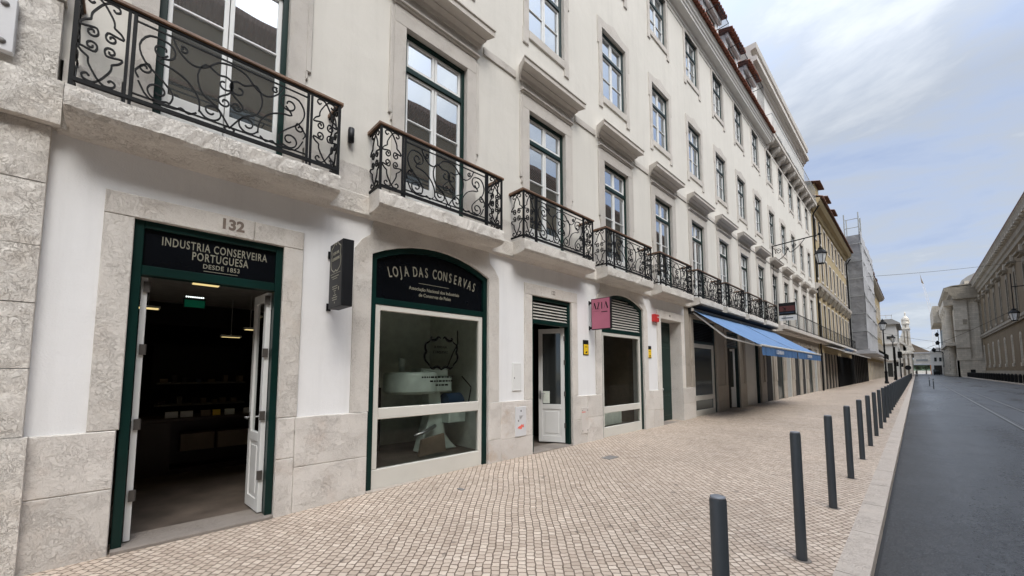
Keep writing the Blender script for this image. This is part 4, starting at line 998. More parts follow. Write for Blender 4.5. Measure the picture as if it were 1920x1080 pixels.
y0, y1, zt, _ = GO[6]; door_surround(y0, y1, zt, .24, .3); louvred_frame(y0, y1, zt, 2.5, 'greenblue', 'shutter')
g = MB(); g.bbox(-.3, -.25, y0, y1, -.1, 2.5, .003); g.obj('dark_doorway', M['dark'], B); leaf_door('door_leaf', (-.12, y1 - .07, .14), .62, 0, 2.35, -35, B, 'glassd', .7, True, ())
y0, y1, zt, _ = GO[7]; door_surround(y0, y1, zt, .24, .3)
g = MB(); rect_frame(g, y0, y1, -.1, zt, .09, -.14, -.03); g.obj('shop_frame', M['greenblue'], B)
g = MB(); g.bbox(-.12, -.05, y0 + .09, y1 - .45, .1, zt - .09, .004)
for a, b in ((y0 + .2, y1 - .6),):
    for c, d_ in ((.2, .9), (1.1, 2.85)): rect_frame(g, a, b, c, d_, .05, -.06, -.035)
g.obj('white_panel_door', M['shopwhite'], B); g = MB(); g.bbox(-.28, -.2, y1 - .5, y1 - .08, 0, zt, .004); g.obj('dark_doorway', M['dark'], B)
for i, (y0, y1, zt, kd) in enumerate(GO[8:]):
    g = MB()
    for a, b in ((y0 - .28, y0 - .0), (y1, y1 + .28)): g.bbox(-.3, .05, a, b, 1.075, zt, .008)
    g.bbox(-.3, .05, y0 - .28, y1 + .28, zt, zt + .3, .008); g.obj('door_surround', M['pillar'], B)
    g = MB(); rect_frame(g, y0, y1, -.1, zt, .07, -.10, -.02); g.obj('door_frame', M['greenblue' if i % 2 else 'shopwhite'], B)
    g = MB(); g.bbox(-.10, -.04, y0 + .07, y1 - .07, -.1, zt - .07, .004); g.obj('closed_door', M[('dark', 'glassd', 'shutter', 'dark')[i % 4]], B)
# ================================================================== SIGNS AND SMALL WALL FITTINGS
def bracket_sign(y, ty, xa, xb, z0, z1, case, face, lab, cat, label_fn, xw=0.0):
    t = thing('hanging_sign', lab, cat, (xw, y, z0))
    g = MB(); g.bbox(xa, xb, y, y + ty, z0, z1, .006); o = g.obj('sign_box', M[case], t)
    for zz in (z0 + .02, z1 - .10):
        q = MB(); q.box(xw, xa, y + ty * .35, y + ty * .35 + .03, zz, zz + .05); q.box(xw, xw + .02, y + ty * .2, y + ty * .6, zz - .02, zz + .07); q.obj('bracket', M['iron'], t)
    q = MB(); q.box(xa + .015, xb - .015, y - .004, y + .002, z0 + .015, z1 - .015); f = q.obj('sign_face', M[face], t)
    q = MB(); label_fn(q, (xa + xb) / 2, y - .006); link('lettering', q.mesh('lettering', M['gold' if face != 'pink' else 'black']), f)
    return t
def lab1(g, xc, y):
    for s_ in (-1, 1):
        P_ = catmull([(0, .30), (.04, .33), (.09, .29), (.14, .26), (.125, .18), (.15, .12), (.14, .03), (.09, -.01), (.04, -.03), (0, -.01)], 4)
        iron(g, [(xc + s_ * p[0], 2.78 + p[1] * .95) for p in P_], (0, y, 0), (1, 0, 0), (0, 0, 1), .007, .001)
    text(g, "LOJA DAS", .05, (xc, y, 2.97), '-y', .8); text(g, "CONSERVAS", .05, (xc, y, 2.90), '-y', .8, bold=.001)
    g.box(xc - .15, xc + .15, y - .001, y + .001, 2.725, 2.731); g.box(xc - .12, xc + .1, y - .001, y + .001, 2.69, 2.70); g.box(xc - .08, xc + .06, y - .001, y + .001, 2.665, 2.673)
    for i in range(7): w_ = .05 + .035 * math.sin(i * 1.3 + 1); g.box(xc - w_, xc + w_ * .9, y - .001, y + .001, 2.57 - i * .026, 2.58 - i * .026)
    g.box(xc + .1, xc + .12, y - .001, y + .001, 2.52, 2.56); g.ball((xc, y, 2.385), .012, 6, (1, .1, 1))
bracket_sign(1.66, .12, .15, .56, 2.33, 3.10, 'black', 'black', 'tall black box sign with white emblem on brackets beside the first arched shop window', 'sign', lab1)
def lab2(g, xc, y):
    def st(x0, z0, x1, z1, w_): g.prism([(xc + x0 - w_/2, z0), (xc + x0 + w_/2, z0), (xc + x1 + w_/2, z1), (xc + x1 - w_/2, z1)], y - .001, y + .001, 'y')
    a, b = 2.93, 3.075            # high-contrast A Z I A: hairlines and heavy strokes
    st(-.20, a, -.145, b, .006); st(-.11, a, -.155, b, .028); st(-.075, a, -.03, b, .024); st(-.055, b - .008, -.045, b, .05); st(-.055, a, -.05, a + .008, .05)
    st(.035, a, .035, b, .022); st(.085, a, .14, b, .006); st(.18, a, .135, b, .028)
    g.box(xc - .2, xc - .02, y - .001, y + .001, 2.885, 2.888); g.box(xc + .02, xc + .17, y - .001, y + .001, 2.855, 2.872)
bracket_sign(7.22, .07, .08, .56, 2.49, 3.17, 'black', 'pink', 'pink square sign in black frame projecting from the wall beside the louvred arched window', 'sign', lab2)
def wall_box(name, y, z, w_, h_, d_, mt, lab, cat, group=None, x=.002):
    g = MB(); g.bbox(x, x + d_, y - w_/2, y + w_/2, z - h_/2, z + h_/2, .005); o = g.obj(name, M[mt]); tag(o, lab, cat, group); return o
for yy, lab in ((7.10, 'black and yellow alarm plate on the wall below the pink sign'), (10.03, 'black and yellow alarm plate on the wall below the red box')):
    o = wall_box('alarm_plate', yy, 2.10, .20, .33, .012, 'black', lab, 'sign plate', 'black and yellow alarm plates')
    q = MB(); q.box(.012, .018, yy - .085, yy + .085, 1.955, 2.17); q.obj('yellow_face', M['ysign'], o)
    q = MB(); q.box(.018, .020, yy - .03, yy + .03, 1.98, 2.0); q.box(.018, .020, yy - .01, yy + .035, 2.0, 2.02); q.box(.018, .020, yy - .05, yy + .04, 2.11, 2.12); q.obj('lettering', M['dark'], o)
o = wall_box('alarm_box', 10.36, 3.05, .27, .20, .09, 'red', 'bright red alarm box on the white wall beside the narrow green door', 'alarm box'); q = MB(); q.box(.09, .094, 10.38, 10.46, 3.06, 3.09); q.obj('sticker', M['paper'], o)
o = wall_box('wall_light', 1.90, 4.65, .05, .17, .07, 'black', 'small black cylindrical wall light between the two nearest balconies', 'wall light')
g = MB(); g.lathe(.05, 1.90, [(.02, 4.55), (.038, 4.56), (.038, 4.74), (.02, 4.75)], 12); g.obj('lamp_body', M['black'], o, True)
o = wall_box('meter_cover', 4.97, 1.49, .22, .50, .014, 'white', 'white meter cover in the wall left of door 122', 'cover'); q = MB(); q.box(.016, .02, 4.90, 4.915, 1.46, 1.48); q.obj('lock', M['dark'], o); q = MB(); rect_frame(q, 4.87, 5.07, 1.25, 1.73, .012, .015, .019); q.obj('rim', M['white'], o)
o = wall_box('menu_poster', 5.04, .70, .27, .52, .012, 'marble', 'white poster with a red fish on the stone plinth left of door 122', 'poster', None, .036)
q = MB(); XP = .0495
q.prism([(4.95, .59), (4.98, .615), (5.03, .63), (5.06, .655), (5.075, .63), (5.11, .65), (5.105, .62), (5.115, .59), (5.07, .60), (5.05, .565), (5.0, .575)], XP, XP + .002); q.obj('fish_print', M['salmon'], o)
q = MB(); q.box(XP, XP + .002, 5.03, 5.05, .87, .90); q.box(XP, XP + .002, 4.97, 4.985, .70, .73)
for i in range(5): q.box(XP, XP + .001, 4.99 + .004 * i, 5.09 - .012 * i, .80 - i * .014, .803 - i * .014)
q.obj('print', M['dark'], o)
o = wall_box('hatch_cover', 6.98, .55, .26, .55, .010, 'lioz_stain', 'pale hatch cover with stickers in the plinth right of door 122', 'cover', None, .036)
q = MB(); q.box(.047, .049, 6.87, 7.0, .72, .735); q.obj('pink_sticker', M['salmon'], o)
for yy in (.0,):
    for zz in (.34, .76):
        for y_ in (6.89, 7.07): q = MB(); q.ball((.048, y_, zz), .01, 6); q.obj('screw', M['manh'], o)
# sign board on the long balcony
t_ = thing('board_sign', 'dark red and white board sign on the balcony above the blue awnings', 'sign', (.2, 24.3, 4.1))
g = MB(); g.bbox(.14, .86, 24.28, 24.36, 4.48, 5.12, .01); g.obj('board', M['black'], t_); g = MB(); g.box(.17, .83, 24.27, 24.28, 4.68, 4.95); g.obj('red_panel', M['redsign'], t_)
g = MB(); g.box(.14, .90, 24.26, 24.34, 4.2, 4.45); g.obj('white_panel', M['marble'], t_); g = MB(); g.box(.17, .80, 24.262, 24.27, 4.58, 4.62); g.box(.25, .75, 24.25, 24.26, 4.3, 4.34); g.obj('lines', M['blue'], t_)

# ================================================================== AWNINGS
def awning(y0, y1, lab, txt, xw=.12, zw=3.55, xo=1.98, zo=2.32, group='blue awnings over the restaurant front'):
    t = thing('awning', lab, 'awning', (0, (y0 + y1) / 2, zw), group)
    nx, ny = 10, 24; vs = []; 
    for i in range(nx + 1):
        for j in range(ny + 1):
            u = i / nx; v = j / ny; yy = y0 + .04 + (y1 - y0 - .08) * v
            vs.append((xw + (xo - xw) * u, yy, zw + (zo - zw) * u - .05 * math.sin(math.pi * u) * (1 - .25 * math.cos(v * 6.28 * 2)) + .004 * math.sin(v * 60)))
    w_ = ny + 1; g = MB(); g.add(vs, [(i*w_+j, (i+1)*w_+j, (i+1)*w_+j+1, i*w_+j+1) for i in range(nx) for j in range(ny)]); o = g.obj('canopy', M['awning'], t, True)
    md = o.modifiers.new('thick', 'SOLIDIFY'); md.thickness = .004
    g = MB(); g.tube([(xo, y0, zo), (xo, y1, zo)], .036, 10); autosmooth(g.obj('front_bar', M['alu'], t)); g = MB(); g.tube([(xw, y0, zw), (xw, y1, zw)], .055, 10); autosmooth(g.obj('roller', M['alu'], t))
    g = MB(); g.bbox(.01, .43, y0, y1, 3.615, 3.635, .004); g.bbox(.0, .10, y0, y1, 3.42, 3.615, .004); g.obj('hood', M['black'], t)
    for yy, sg in ((y0 + .12, 1), (y1 - .12, -1)):
        q = MB(); q.tube([(xw, yy, zw - .1), (xw + .93, yy + .0 * sg, zw - .95), (xo, yy, zo - .02)], .026, 6); q.ball((xw + .93, yy, zw - .95), .035); q.obj('arm', M['alu'], t)
    vs = []; n = 60
    for j in range(n + 1):
        yy = y0 + .03 + (y1 - y0 - .06) * j / n; xx = xo + .015 + .012 * math.sin(j * .9) + .008 * math.sin(j * 2.3)
        vs += [(xo + .012, yy, zo - .03), (xx, yy, zo - .15), (xx + .01, yy, zo - .28 - .006 * math.sin(j * 1.1))]
    g = MB(); g.add(vs, [(j*3+k, j*3+k+1, (j+1)*3+k+1, (j+1)*3+k) for j in range(n) for k in (0, 1)]); va = g.obj('valance', M['valance'], t, True)
    q = MB(); text(q, txt, .17, (xo + .05, y0 + (y1 - y0) * .42, zo - .155), sx=1.2, bold=.001); link('lettering', q.mesh('lettering', M['marble']), va)
awning(12.75, 17.55, 'blue fabric awning over the shop, nearer of the two joined ones', 'LIZARRAN')
awning(17.62, 22.6, 'blue fabric awning over the shop, farther of the two joined ones', 'LIZARRAN')

# ================================================================== BRACKET LANTERN
def lantern(parent, x, y, z, s_=1.0):
    """six-sided street lantern hanging or standing with its bottom at z"""
    g = MB(); n = 6
    g.lathe(x, y, [(.13*s_, z), (.15*s_, z + .03*s_), (.15*s_, z + .05*s_)], n); g.lathe(x, y, [(.25*s_, z + .50*s_), (.27*s_, z + .53*s_), (.24*s_, z + .58*s_), (.13*s_, z + .72*s_), (.10*s_, z + .73*s_), (.10*s_, z + .80*s_), (.04*s_, z + .84*s_), (.02*s_, z + .95*s_)], n)
    for k in range(n):
        a = 2 * math.pi * k / n; c, s2 = math.cos(a), math.sin(a); g.tube([(x + .14*s_*c, y + .14*s_*s2, z + .04*s_), (x + .24*s_*c, y + .24*s_*s2, z + .52*s_)], .014 * s_, 4)
    g.obj('lantern_frame', M['iron'], parent)
    q = MB(); q.lathe(x, y, [(.13*s_, z + .05*s_), (.225*s_, z + .50*s_)], n); q.obj('lantern_glass', M['lampglass'], parent)
t_ = thing('bracket_lantern', 'black wrought iron lantern hanging from a long scrolled wall bracket', 'street lamp', (.03, 24.1, 8.0))
g = MB(); g.tube([(-.02, 24.1, 8.17), (2.12, 24.1, 8.33)], .028, 8); g.tube([(.03, 24.1, 8.4), (.03, 24.1, 5.0)], .02, 6); g.obj('arm', M['iron'], t_)
g = MB(); o_ = (0, 24.1, 0)
for P_ in (catmull([(.03, 7.35), (.35, 7.42), (.62, 7.68), (.72, 7.95), (.78, 7.72), (.95, 7.75), (1.25, 8.02), (1.45, 8.28)], 5), catmull(spiral(.30, 7.85, .03, .16, 0, 1.6), 2), catmull(spiral(.62, 7.92, .03, .12, 90, -1.5), 2), catmull(spiral(1.0, 8.02, .02, .1, 90, 1.5), 2), [(.05, 7.35), (.05, 8.2)]):
    iron(g, P_, o_, (1, 0, 0), (0, 0, 1), .014, .01)
g.obj('scroll_brace', M['iron'], t_)
g = MB(); g.tube([(2.03, 24.1, 8.33), (2.03, 24.1, 7.75)], .022, 6); g.ball((2.03, 24.1, 8.36), .07, 8); g.tube([(2.03, 24.1, 8.4), (2.03, 24.1, 8.95)], .02, 6); g.obj('hanger', M['iron'], t_)
lantern(t_, 2.03, 24.1, 6.83, 1.0)

# ================================================================== BOLLARDS
def bollard(y):
    r = .040; g = MB(); n = 24
    prof = [(r, -.05), (r, 1.045), (r - .004, 1.058)]
    o = g.lathe(4.235, 0, prof, n).obj('bollard', M['bollard']); autosmooth(o, 50)
    q = MB(); q.lathe(4.235, 0, [(r - .003, 1.056), (r - .004, 1.066), (r - .012, 1.070), (.001, 1.072)], n); c = q.obj('cap', M['cap'], None, True); c.parent = o
    q = MB(); q.lathe(4.235, 0, [(r + .03, -.02), (r + .028, .003), (r + .006, .004), (r, .001)], n); c = q.obj('ground_joint', M['thresh']); c.parent = o
    o.location = (0, y, .003); return o
b0 = bollard(2.37); ORD = ['nearest', 'second', 'third', 'fourth', 'fifth', 'sixth', 'seventh', 'eighth', 'ninth', 'tenth', 'eleventh', 'twelfth']
for k in range(72):
    o = b0 if k == 0 else b0.copy()
    if k:
        COL.objects.link(o)
        if k < 30:
            for ch in list(b0.children): c = ch.copy(); COL.objects.link(c); c.parent = o
    o.location.y = 2.37 + 1.805 * k if k else 2.18
    o.scale.z = 1.0 if k else .90; o.location.x = 0.0 if k else .025
    o.rotation_euler = (R(random.uniform(-.4, .4)) if k > 1 else 0, 0, R(random.uniform(0, 360)) * 0)
    lab = ('dark grey cylindrical bollard, %s of the kerb row counted from the viewer' % ORD[k]) if k < 12 else 'one of the far dark grey bollards that merge into a solid row along the kerb'
    tag(o, lab, 'bollard', 'anthracite bollards along the kerb')
# small iron covers in the pavement
g = MB(); g.bbox(0, .004, 0, .22, 0, .2); 
def cover(x, y, w_, l_, lab):
    z = base_z(y) * (1 - x / 4.46) + .004; g = MB(); g.box(x - w_/2, x + w_/2, y - l_/2, y + l_/2, z - .03, z + .002); tag(g.obj('utility_cover', M['manh']), lab, 'cover', 'small iron covers in the cobbles')
cover(1.12, 6.2, .18, .30, 'small grey iron cover in the cobbles before the louvred shop window'); cover(.75, 3.2, .10, .06, 'tiny rusty cover in the cobbles before the first arched window')

# ================================================================== OCHRE HOUSE
Y0, Y1 = YEND + .05, 58.0
H = thing('ochre_house', 'ochre yellow plastered house with brown eaves, corbelled cornice and long iron balcony', 'building', (0, 47, 0))
fl = [(4.0, 6.9), (8.9, 11.0), (12.1, 13.7)]; cs = [Y0 + 1.35 + i * 2.33 for i in range(9)]
g = MB().grid_wall(0, Y0, Y1, 3.3, 14.4, [(c - .5, c + .5, a, b) for c in cs for a, b in fl], .25)
g.quad((0, Y1, 0), (-11, Y1, 0), (-11, Y1, 14.4), (0, Y1, 14.4)); g.quad((0, Y0, 0), (-11, Y0, 0), (-11, Y0, 14.4), (0, Y0, 14.4)); g.obj('wall', M['yellow'], H)
def simple_window(parent, y, z0, w_, h, x=0.0, frame='trim', glass='glassd', t=.14, prot=None):
    g = MB(); rect_frame(g, -w_/2 - t, w_/2 + t, -t, h + t, t, -.05, .04); o = link('window', g.mesh('window', M[frame]), parent); o.location = (x, y, z0)
    q = MB(); q.quad((-.14, -w_/2, 0), (-.14, w_/2, 0), (-.14, w_/2, h), (-.14, -w_/2, h)); link('pane', q.mesh('pane', M[glass]), o)
    q = MB(); q.box(-.13, -.09, -.03, .03, 0, h); q.box(-.13, -.09, -w_/2, w_/2, h * .66, h * .66 + .06); link('sash', q.mesh('sash', M['shopwhite' if frame != 'trim' else 'trim']), o); return o
for f_, (a, b) in enumerate(fl):
    p0 = simple_window(H, cs[0], a, 1.0, b - a)
    for c in cs[1:]: copy_tree(p0, H, (0, c, a))
g = MB(); g.prism([(0, 7.75), (.10, 7.8), (.3, 8.0), (.34, 8.2), (0, 8.3)], Y0, Y1, 'y'); g.obj('mid_cornice', M['trim'], H)
for c in cs: q = MB(); q.prism([(0, 7.3), (.12, 7.35), (.28, 7.72), (.30, 7.98), (0, 7.98)], c - .62, c + .62, 'y'); q.obj('window_hood', M['ash'], H)
g = MB(); g.prism([(0, 14.0), (.1, 14.05), (.2, 14.3), (.45, 14.4), (.6, 14.6), (.62, 14.8), (-.5, 15.0)], Y0, Y1, 'y'); g.obj('eaves', M['yellow'], H)
tiled_roof(Y0, Y1, .78, 14.85, -5, 17.2).obj('roof', M['tileold'], H)
for c in (40.2, 44.2, 48.4):
    q = MB(); q.box(-2.6, .05, c - .8, c + .8, 14.8, 16.9); q.box(.04, .08, c - .5, c + .5, 15.2, 16.7); o = q.obj('dormer', M['yellow'], H); tiled_roof(c - 1.1, c + 1.1, .42, 16.9, -2.6, 17.7).obj('dormer_roof', M['tileold'], o)
long_balcony(Y0, Y1, H)
g = MB(); g.box(-.3, .03, Y0, Y1, 3.0, 3.62); y = Y0 + .2
g.obj('fascia', M['yellow'], H)
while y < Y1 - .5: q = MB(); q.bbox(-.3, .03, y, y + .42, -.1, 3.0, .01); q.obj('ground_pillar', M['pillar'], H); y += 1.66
y = Y0 + .62
while y < Y1 - 1: q = MB(); q.bbox(-.3, -.03, y + .01, y + 1.23, -.1, 2.99, .01); q.obj('shop_grille', M['dark'], H); y += 1.66
g = MB(); g.box(.05, .09, 46, 58, .1, 2.9); y = 46
while y < 58: g.box(.09, .12, y, y + .05, .1, 2.9); y += .4
g.obj('dark_shutter_row', M['iron'], H)
t_ = thing('awning', 'dark folded awning with pale arms under the balcony of the ochre house', 'awning', (0, 43, 3.4)); 
g = MB(); g.add([(.1, 39, 3.6), (.1, 47, 3.6), (1.5, 47, 3.0), (1.5, 39, 3.0)], [(0, 1, 2, 3)]); o = g.obj('canopy', M['black'], t_); md = o.modifiers.new('t', 'SOLIDIFY'); md.thickness = .02
g = MB(); g.tube([(.1, 39, 3.55), (1.5, 39, 3.0)], .03, 6); g.tube([(1.5, 39, 3.0), (1.5, 47, 3.0)], .04, 6); g.obj('arm', M['alu'], t_)
t_ = thing('awning', 'faded blue striped awning below the scaffolded house', 'awning', (0, 52, 3.4)); g = MB(); g.add([(.1, 49, 3.5), (.1, 56, 3.5), (1.7, 56, 2.9), (1.7, 49, 2.9)], [(0, 1, 2, 3)]); o = g.obj('canopy', M['valance'], t_); md = o.modifiers.new('t', 'SOLIDIFY'); md.thickness = .02
g = MB(); g.tube([(.1, 49, 3.45), (1.7, 49, 2.9), (1.7, 56, 2.9)], .04, 6); g.obj('front_bar', M['alu'], t_)

for yy, mt in ((YEND + .12, 'iron'), (Y1 - .15, 'iron')):
    g = MB(); g.tube([(.12, yy, .1), (.12, yy, 13.6), (.5, yy, 14.2)], .055, 8); autosmooth(g.obj('downpipe', M[mt], H))
# ================================================================== SCAFFOLDED HOUSE
SC = thing('scaffolded_house', 'house wrapped in grey scaffold netting from the first floor to above the roof', 'building', (0, 66, 0))
Ya, Yb, Xs = 58.3, 76.0, 1.45
def crumple(p0, p1, z0, z1, nx, nz_, nrm, amp, name, mt, parent):
    vs = []
    for i in range(nx + 1):
        for j in range(nz_ + 1):
            u = i / nx; v = j / nz_; x_ = p0[0] + (p1[0] - p0[0]) * u; y_ = p0[1] + (p1[1] - p0[1]) * u; z_ = z0 + (z1 - z0) * v
            n_ = noise.noise(Vector((x_ * .8, y_ * .8, z_ * .55))) + .5 * noise.noise(Vector((x_ * 2.2, y_ * 2.2, z_ * 1.6))) - .35 * abs(math.sin(z_ * 1.57))
            vs.append((x_ + nrm[0] * n_ * amp, y_ + nrm[1] * n_ * amp, z_))
    w_ = nz_ + 1; g = MB(); g.add(vs, [(i*w_+j, (i+1)*w_+j, (i+1)*w_+j+1, i*w_+j+1) for i in range(nx) for j in range(nz_)]); return g.obj(name, mt, parent, True)
crumple((-3, Ya), (Xs, Ya), 4.0, 17.0, 20, 60, (0, -1), .09, 'side_netting', M['net'], SC)
crumple((Xs, Ya), (Xs, Yb), 4.0, 17.4, 60, 50, (1, 0), .10, 'front_sheet', M['netl'], SC)
for zz in (6, 8, 10, 12, 14, 16):
    q = MB(); q.tube([(-2, Ya - .06, zz), (Xs, Ya - .06, zz), (Xs + .06, Yb, zz)], .035, 4); q.obj('scaffold_ledger', M['shutter'], SC)
for x_ in (-.9, .2): q = MB(); q.tube([(x_, Ya - .07, 4), (x_, Ya - .07, 17)], .03, 4); q.obj('scaffold_standard', M['shutter'], SC)
g = MB(); g.box(-9, 0, Ya + .3, Yb - .1, 0, 16.6); g.obj('wall', M['white2'], SC)
g = MB(); g.quad((-9, Ya + .2, 17), (Xs - .1, Ya + .2, 17), (Xs - .1, Yb, 17), (-9, Yb, 17)); g.obj('top_sheet', M['netl'], SC)
g = MB()
for x_ in (.1, Xs - .1):
    for y_ in (Ya + .1, Ya + 2.6): g.tube([(x_, y_, 3.9), (x_, y_, 19.6)], .06, 6)
for zz in (17.9, 18.9): g.tube([(.1, Ya + .1, zz), (Xs - .1, Ya + .1, zz)], .04, 5); g.tube([(Xs - .1, Ya + .1, zz), (Xs - .1, Ya + 2.6, zz)], .04, 5)
g.obj('scaffold_poles', M['shutter'], SC)
g = MB(); g.bbox(0, 2.1, Ya, Yb, 3.5, 3.75, .02); g.box(0, 1.6, Ya, Yb, 3.75, 4.05); g.obj('canopy_deck', M['netl'], SC)
y = Ya + .5; g = MB()
while y < Yb: g.bbox(0, .2, y, y + .6, -.1, 3.5, .01); y += 2.1
g.obj('ground_pillars', M['dark'], SC)
# ================================================================== FURTHER LEFT ROW
def row_house(name, lab, ya, yb, ztop, mt, floors, sp_, eave=.8, roof='tileold', cat='building', win_w=1.1):
    h = thing(name, lab, cat, (0, (ya + yb) / 2, 0)); g = MB(); g.box(-10, 0, ya, yb, 0, ztop); g.obj('wall', M[mt], h)
    g = MB(); g.prism([(0, ztop - .4), (eave * .5, ztop - .3), (eave, ztop), (eave, ztop + .25), (-.5, ztop + .5)], ya, yb, 'y'); g.obj('eaves', M['trim'], h)
    tiled_roof(ya, yb, eave + .1, ztop + .3, -5, ztop + 2.4, .1, .4).obj('roof', M[roof], h)
    first = None; y = ya + sp_ * .6
    while y < yb - .8:
        for (a, b) in floors:
            q = MB(); rect_frame(q, -win_w/2 - .15, win_w/2 + .15, -.15, b - a + .15, .15, 0, .06); w_ = link('window', q.mesh('window', M['trim']), h); w_.location = (0, y, a)
            q = MB(); q.box(.0, .02, -win_w/2, win_w/2, 0, b - a); link('pane', q.mesh('pane', M['glassd']), w_)
        y += sp_
    return h
h4 = row_house('pale_house', 'pale ochre house with overhanging roof and dormers just past the scaffold', 76.2, 122, 17.6, 'yellow', [(4.2, 7), (8.5, 11), (12.5, 14.8), (.2, 3.0)], 3.4)
g = MB(); g.bbox(0, .9, 76.2, 122, 3.7, 4.0, .02); g.obj('balcony_ledge', M['trim'], h4); g = MB(); y = 76.4
while y < 122: g.box(.84, .88, y, y + .05, 4.0, 5.0); y += .4
g.box(.82, .9, 76.2, 122, 5.0, 5.06); g.obj('railing', M['iron'], h4)
for y in (84, 92, 100, 108): q = MB(); q.box(-2.5, .2, y - 1, y + 1, 17.8, 20.0); q.prism([(.5, 19.9), (.5, 20.1), (-2.5, 20.9), (-2.5, 20)], y - 1.3, y + 1.3, 'y'); q.obj('dormer', M['tileold'], h4)
# white corner house facing us across a side street
h5 = thing('white_corner_house', 'white corner house with grey overhanging roof edge and roof terrace railing', 'building', (1, 150, 0))
g = MB(); g.box(-6, 2.2, 131, 152, 0, 12.7); g.obj('wall', M['white2'], h5)
g = MB(); g.box(-6.4, 2.9, 130.4, 152.5, 12.7, 13.0); g.prism([(-6.4, 13.0), (2.9, 13.0), (1.6, 14.0), (-6, 14.0)], 130.6, 152.5, 'y'); g.obj('roof', M['slate'], h5)
g = MB()
for x_ in (-4, -2.5, -1, .5, 1.5): g.box(x_, x_ + .12, 131, 131.12, 14, 15.0)
g.box(-4.1, 1.7, 131, 131.12, 14.9, 15.05); g.obj('terrace_railing', M['marble'], h5)
for (x_, z0, z1) in ((-.9, 9.0, 9.7), (.9, 9.2, 9.9), (-.8, 5.5, 7.2), (.7, .1, 3.4), (-1.0, .1, 3.4)): q = MB(); q.box(x_ - .45, x_ + .45, 130.9, 131.05, z0, z1); q.obj('window', M['glassd'], h5)
g = MB(); g.box(-6, 2.3, 130.7, 131, 7.9, 8.15); g.box(-6, 2.3, 130.75, 131, 3.9, 4.15); g.obj('string_course', M['trim'], h5)
for y in range(135, 150, 5):
    for z0, z1 in ((.2, 3.4), (5, 7.4), (9, 11.4)): q = MB(); q.box(2.2, 2.28, y, y + 1.5, z0, z1); q.obj('window', M['shutter'], h5)
# stone church-like block with a lantern tower
h6 = thing('stone_tower', 'pale stone building with pilasters and a domed bell turret rising above the street end', 'tower', (3, 165, 0))
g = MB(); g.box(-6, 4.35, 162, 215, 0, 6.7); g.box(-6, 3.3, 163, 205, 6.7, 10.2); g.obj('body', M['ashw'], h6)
g = MB(); g.box(-6, 4.75, 161.4, 215, 6.5, 7.0); g.box(-6, 4.55, 161.7, 215, 7.0, 7.4); g.obj('entablature', M['ashw'], h6)
q = MB(); q.band([(0, 7.4)] + [(2.0 - 2.0 * math.cos(math.pi * i / 12), 7.4 + 2.6 * math.sin(math.pi * i / 12)) for i in range(1, 12)] + [(4.0, 7.4)], [(-.5, 7.4)] + [(2.0 - 2.5 * math.cos(math.pi * i / 12), 7.4 + 3.1 * math.sin(math.pi * i / 12)) for i in range(1, 12)] + [(4.5, 7.4)], 0, 1.2)
q.v = [(v[1] - .6, 161.9 - v[0] + 1.0, v[2]) for v in q.v]; q.obj('curved_pediment', M['ashw'], h6)
for x_ in (-.1, 1.0, 2.2, 3.2, 4.0): q = MB(); q.bbox(x_ - .22, x_ + .22, 161.6, 162, 0, 6.5, .05); q.obj('pilaster', M['ashw'], h6)
g = MB(); g.bbox(2.65, 4.35, 163, 164.6, 7.4, 14.0, .02); g.bbox(2.55, 4.45, 162.8, 164.8, 13.7, 14.1, .02); g.bbox(2.75, 4.25, 163, 164.6, 14.1, 15.3, .02); g.bbox(2.6, 4.4, 162.85, 164.7, 15.3, 15.55, .02)
g.lathe(3.55, 163.8, [(.72, 15.55), (.68, 16.3), (.80, 16.5), (.72, 17.0), (.42, 17.5), (.18, 17.8), (.16, 18.3), (.24, 18.5), (.04, 19.0)], 12); g.obj('turret', M['ashw'], h6)
for x_ in (2.75, 4.3): q = MB(); q.lathe(x_, 163.6, [(.17, 15.55), (.12, 16.3), (.04, 17.0)], 6); q.obj('pinnacle', M['ashw'], h6)
g = MB(); g.prism([(4.25, 7.4), (5.0, 7.4), (4.5, 9.2), (4.25, 11.6)], 163.2, 163.8, 'y'); g.prism([(2.75, 10.2), (1.2, 10.2), (2.2, 11.4), (2.75, 13.2)], 163.2, 163.8, 'y'); q = g.obj('buttress', M['ashw'], h6)
for x_ in (3.1, 3.75): q = MB(); q.box(x_ - .12, x_ + .12, 162.9, 163.02, 9.2, 13.2); q.obj('turret_opening', M['ash'], h6)
q = MB(); q.box(3.4, 3.62, 162.9, 163.0, 14.3, 15.1); q.obj('turret_opening', M['ash'], h6)
for x_ in (.45, 1.6, 2.7, 3.6): q = MB(); q.box(x_ - .2, x_ + .2, 161.8, 161.99, .2, 5.2); q.obj('window', M['ash'], h6)

# ================================================================== STREET END
h7 = thing('street_end_building', 'cream bridge-like building closing the street above a low wide opening', 'building', (8, 242, 0))
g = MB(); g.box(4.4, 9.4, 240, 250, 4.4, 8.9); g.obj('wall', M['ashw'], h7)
g = MB(); g.box(4.4, 10.6, 239.4, 250, 8.9, 9.3); g.box(4.4, 9.4, 239.6, 240, 4.0, 4.5); g.obj('cornice', M['marble'], h7)
g = MB(); g.prism([(4.0, 9.3), (9.9, 9.3), (4.0, 13.4)], 240.5, 250, 'y'); g.obj('roof', M['card'], h7)
g = MB(); g.box(5.2, 8.6, 239.8, 240, 5.6, 6.4); g.obj('window_band', M['shutter'], h7)
g = MB(); g.box(9.4, 13.6, 238, 250, 0, 9.0); g.prism([(9.2, 9.0), (13.9, 9.0), (13.9, 10.4), (11.5, 11.2), (9.2, 9.6)], 237.6, 250, 'y'); g.obj('white_wing', M['white2'], h7)
g = MB(); g.box(10.2, 12.4, 237.9, 238, 0, 3.8); g.obj('dark_archway', M['dark'], h7)
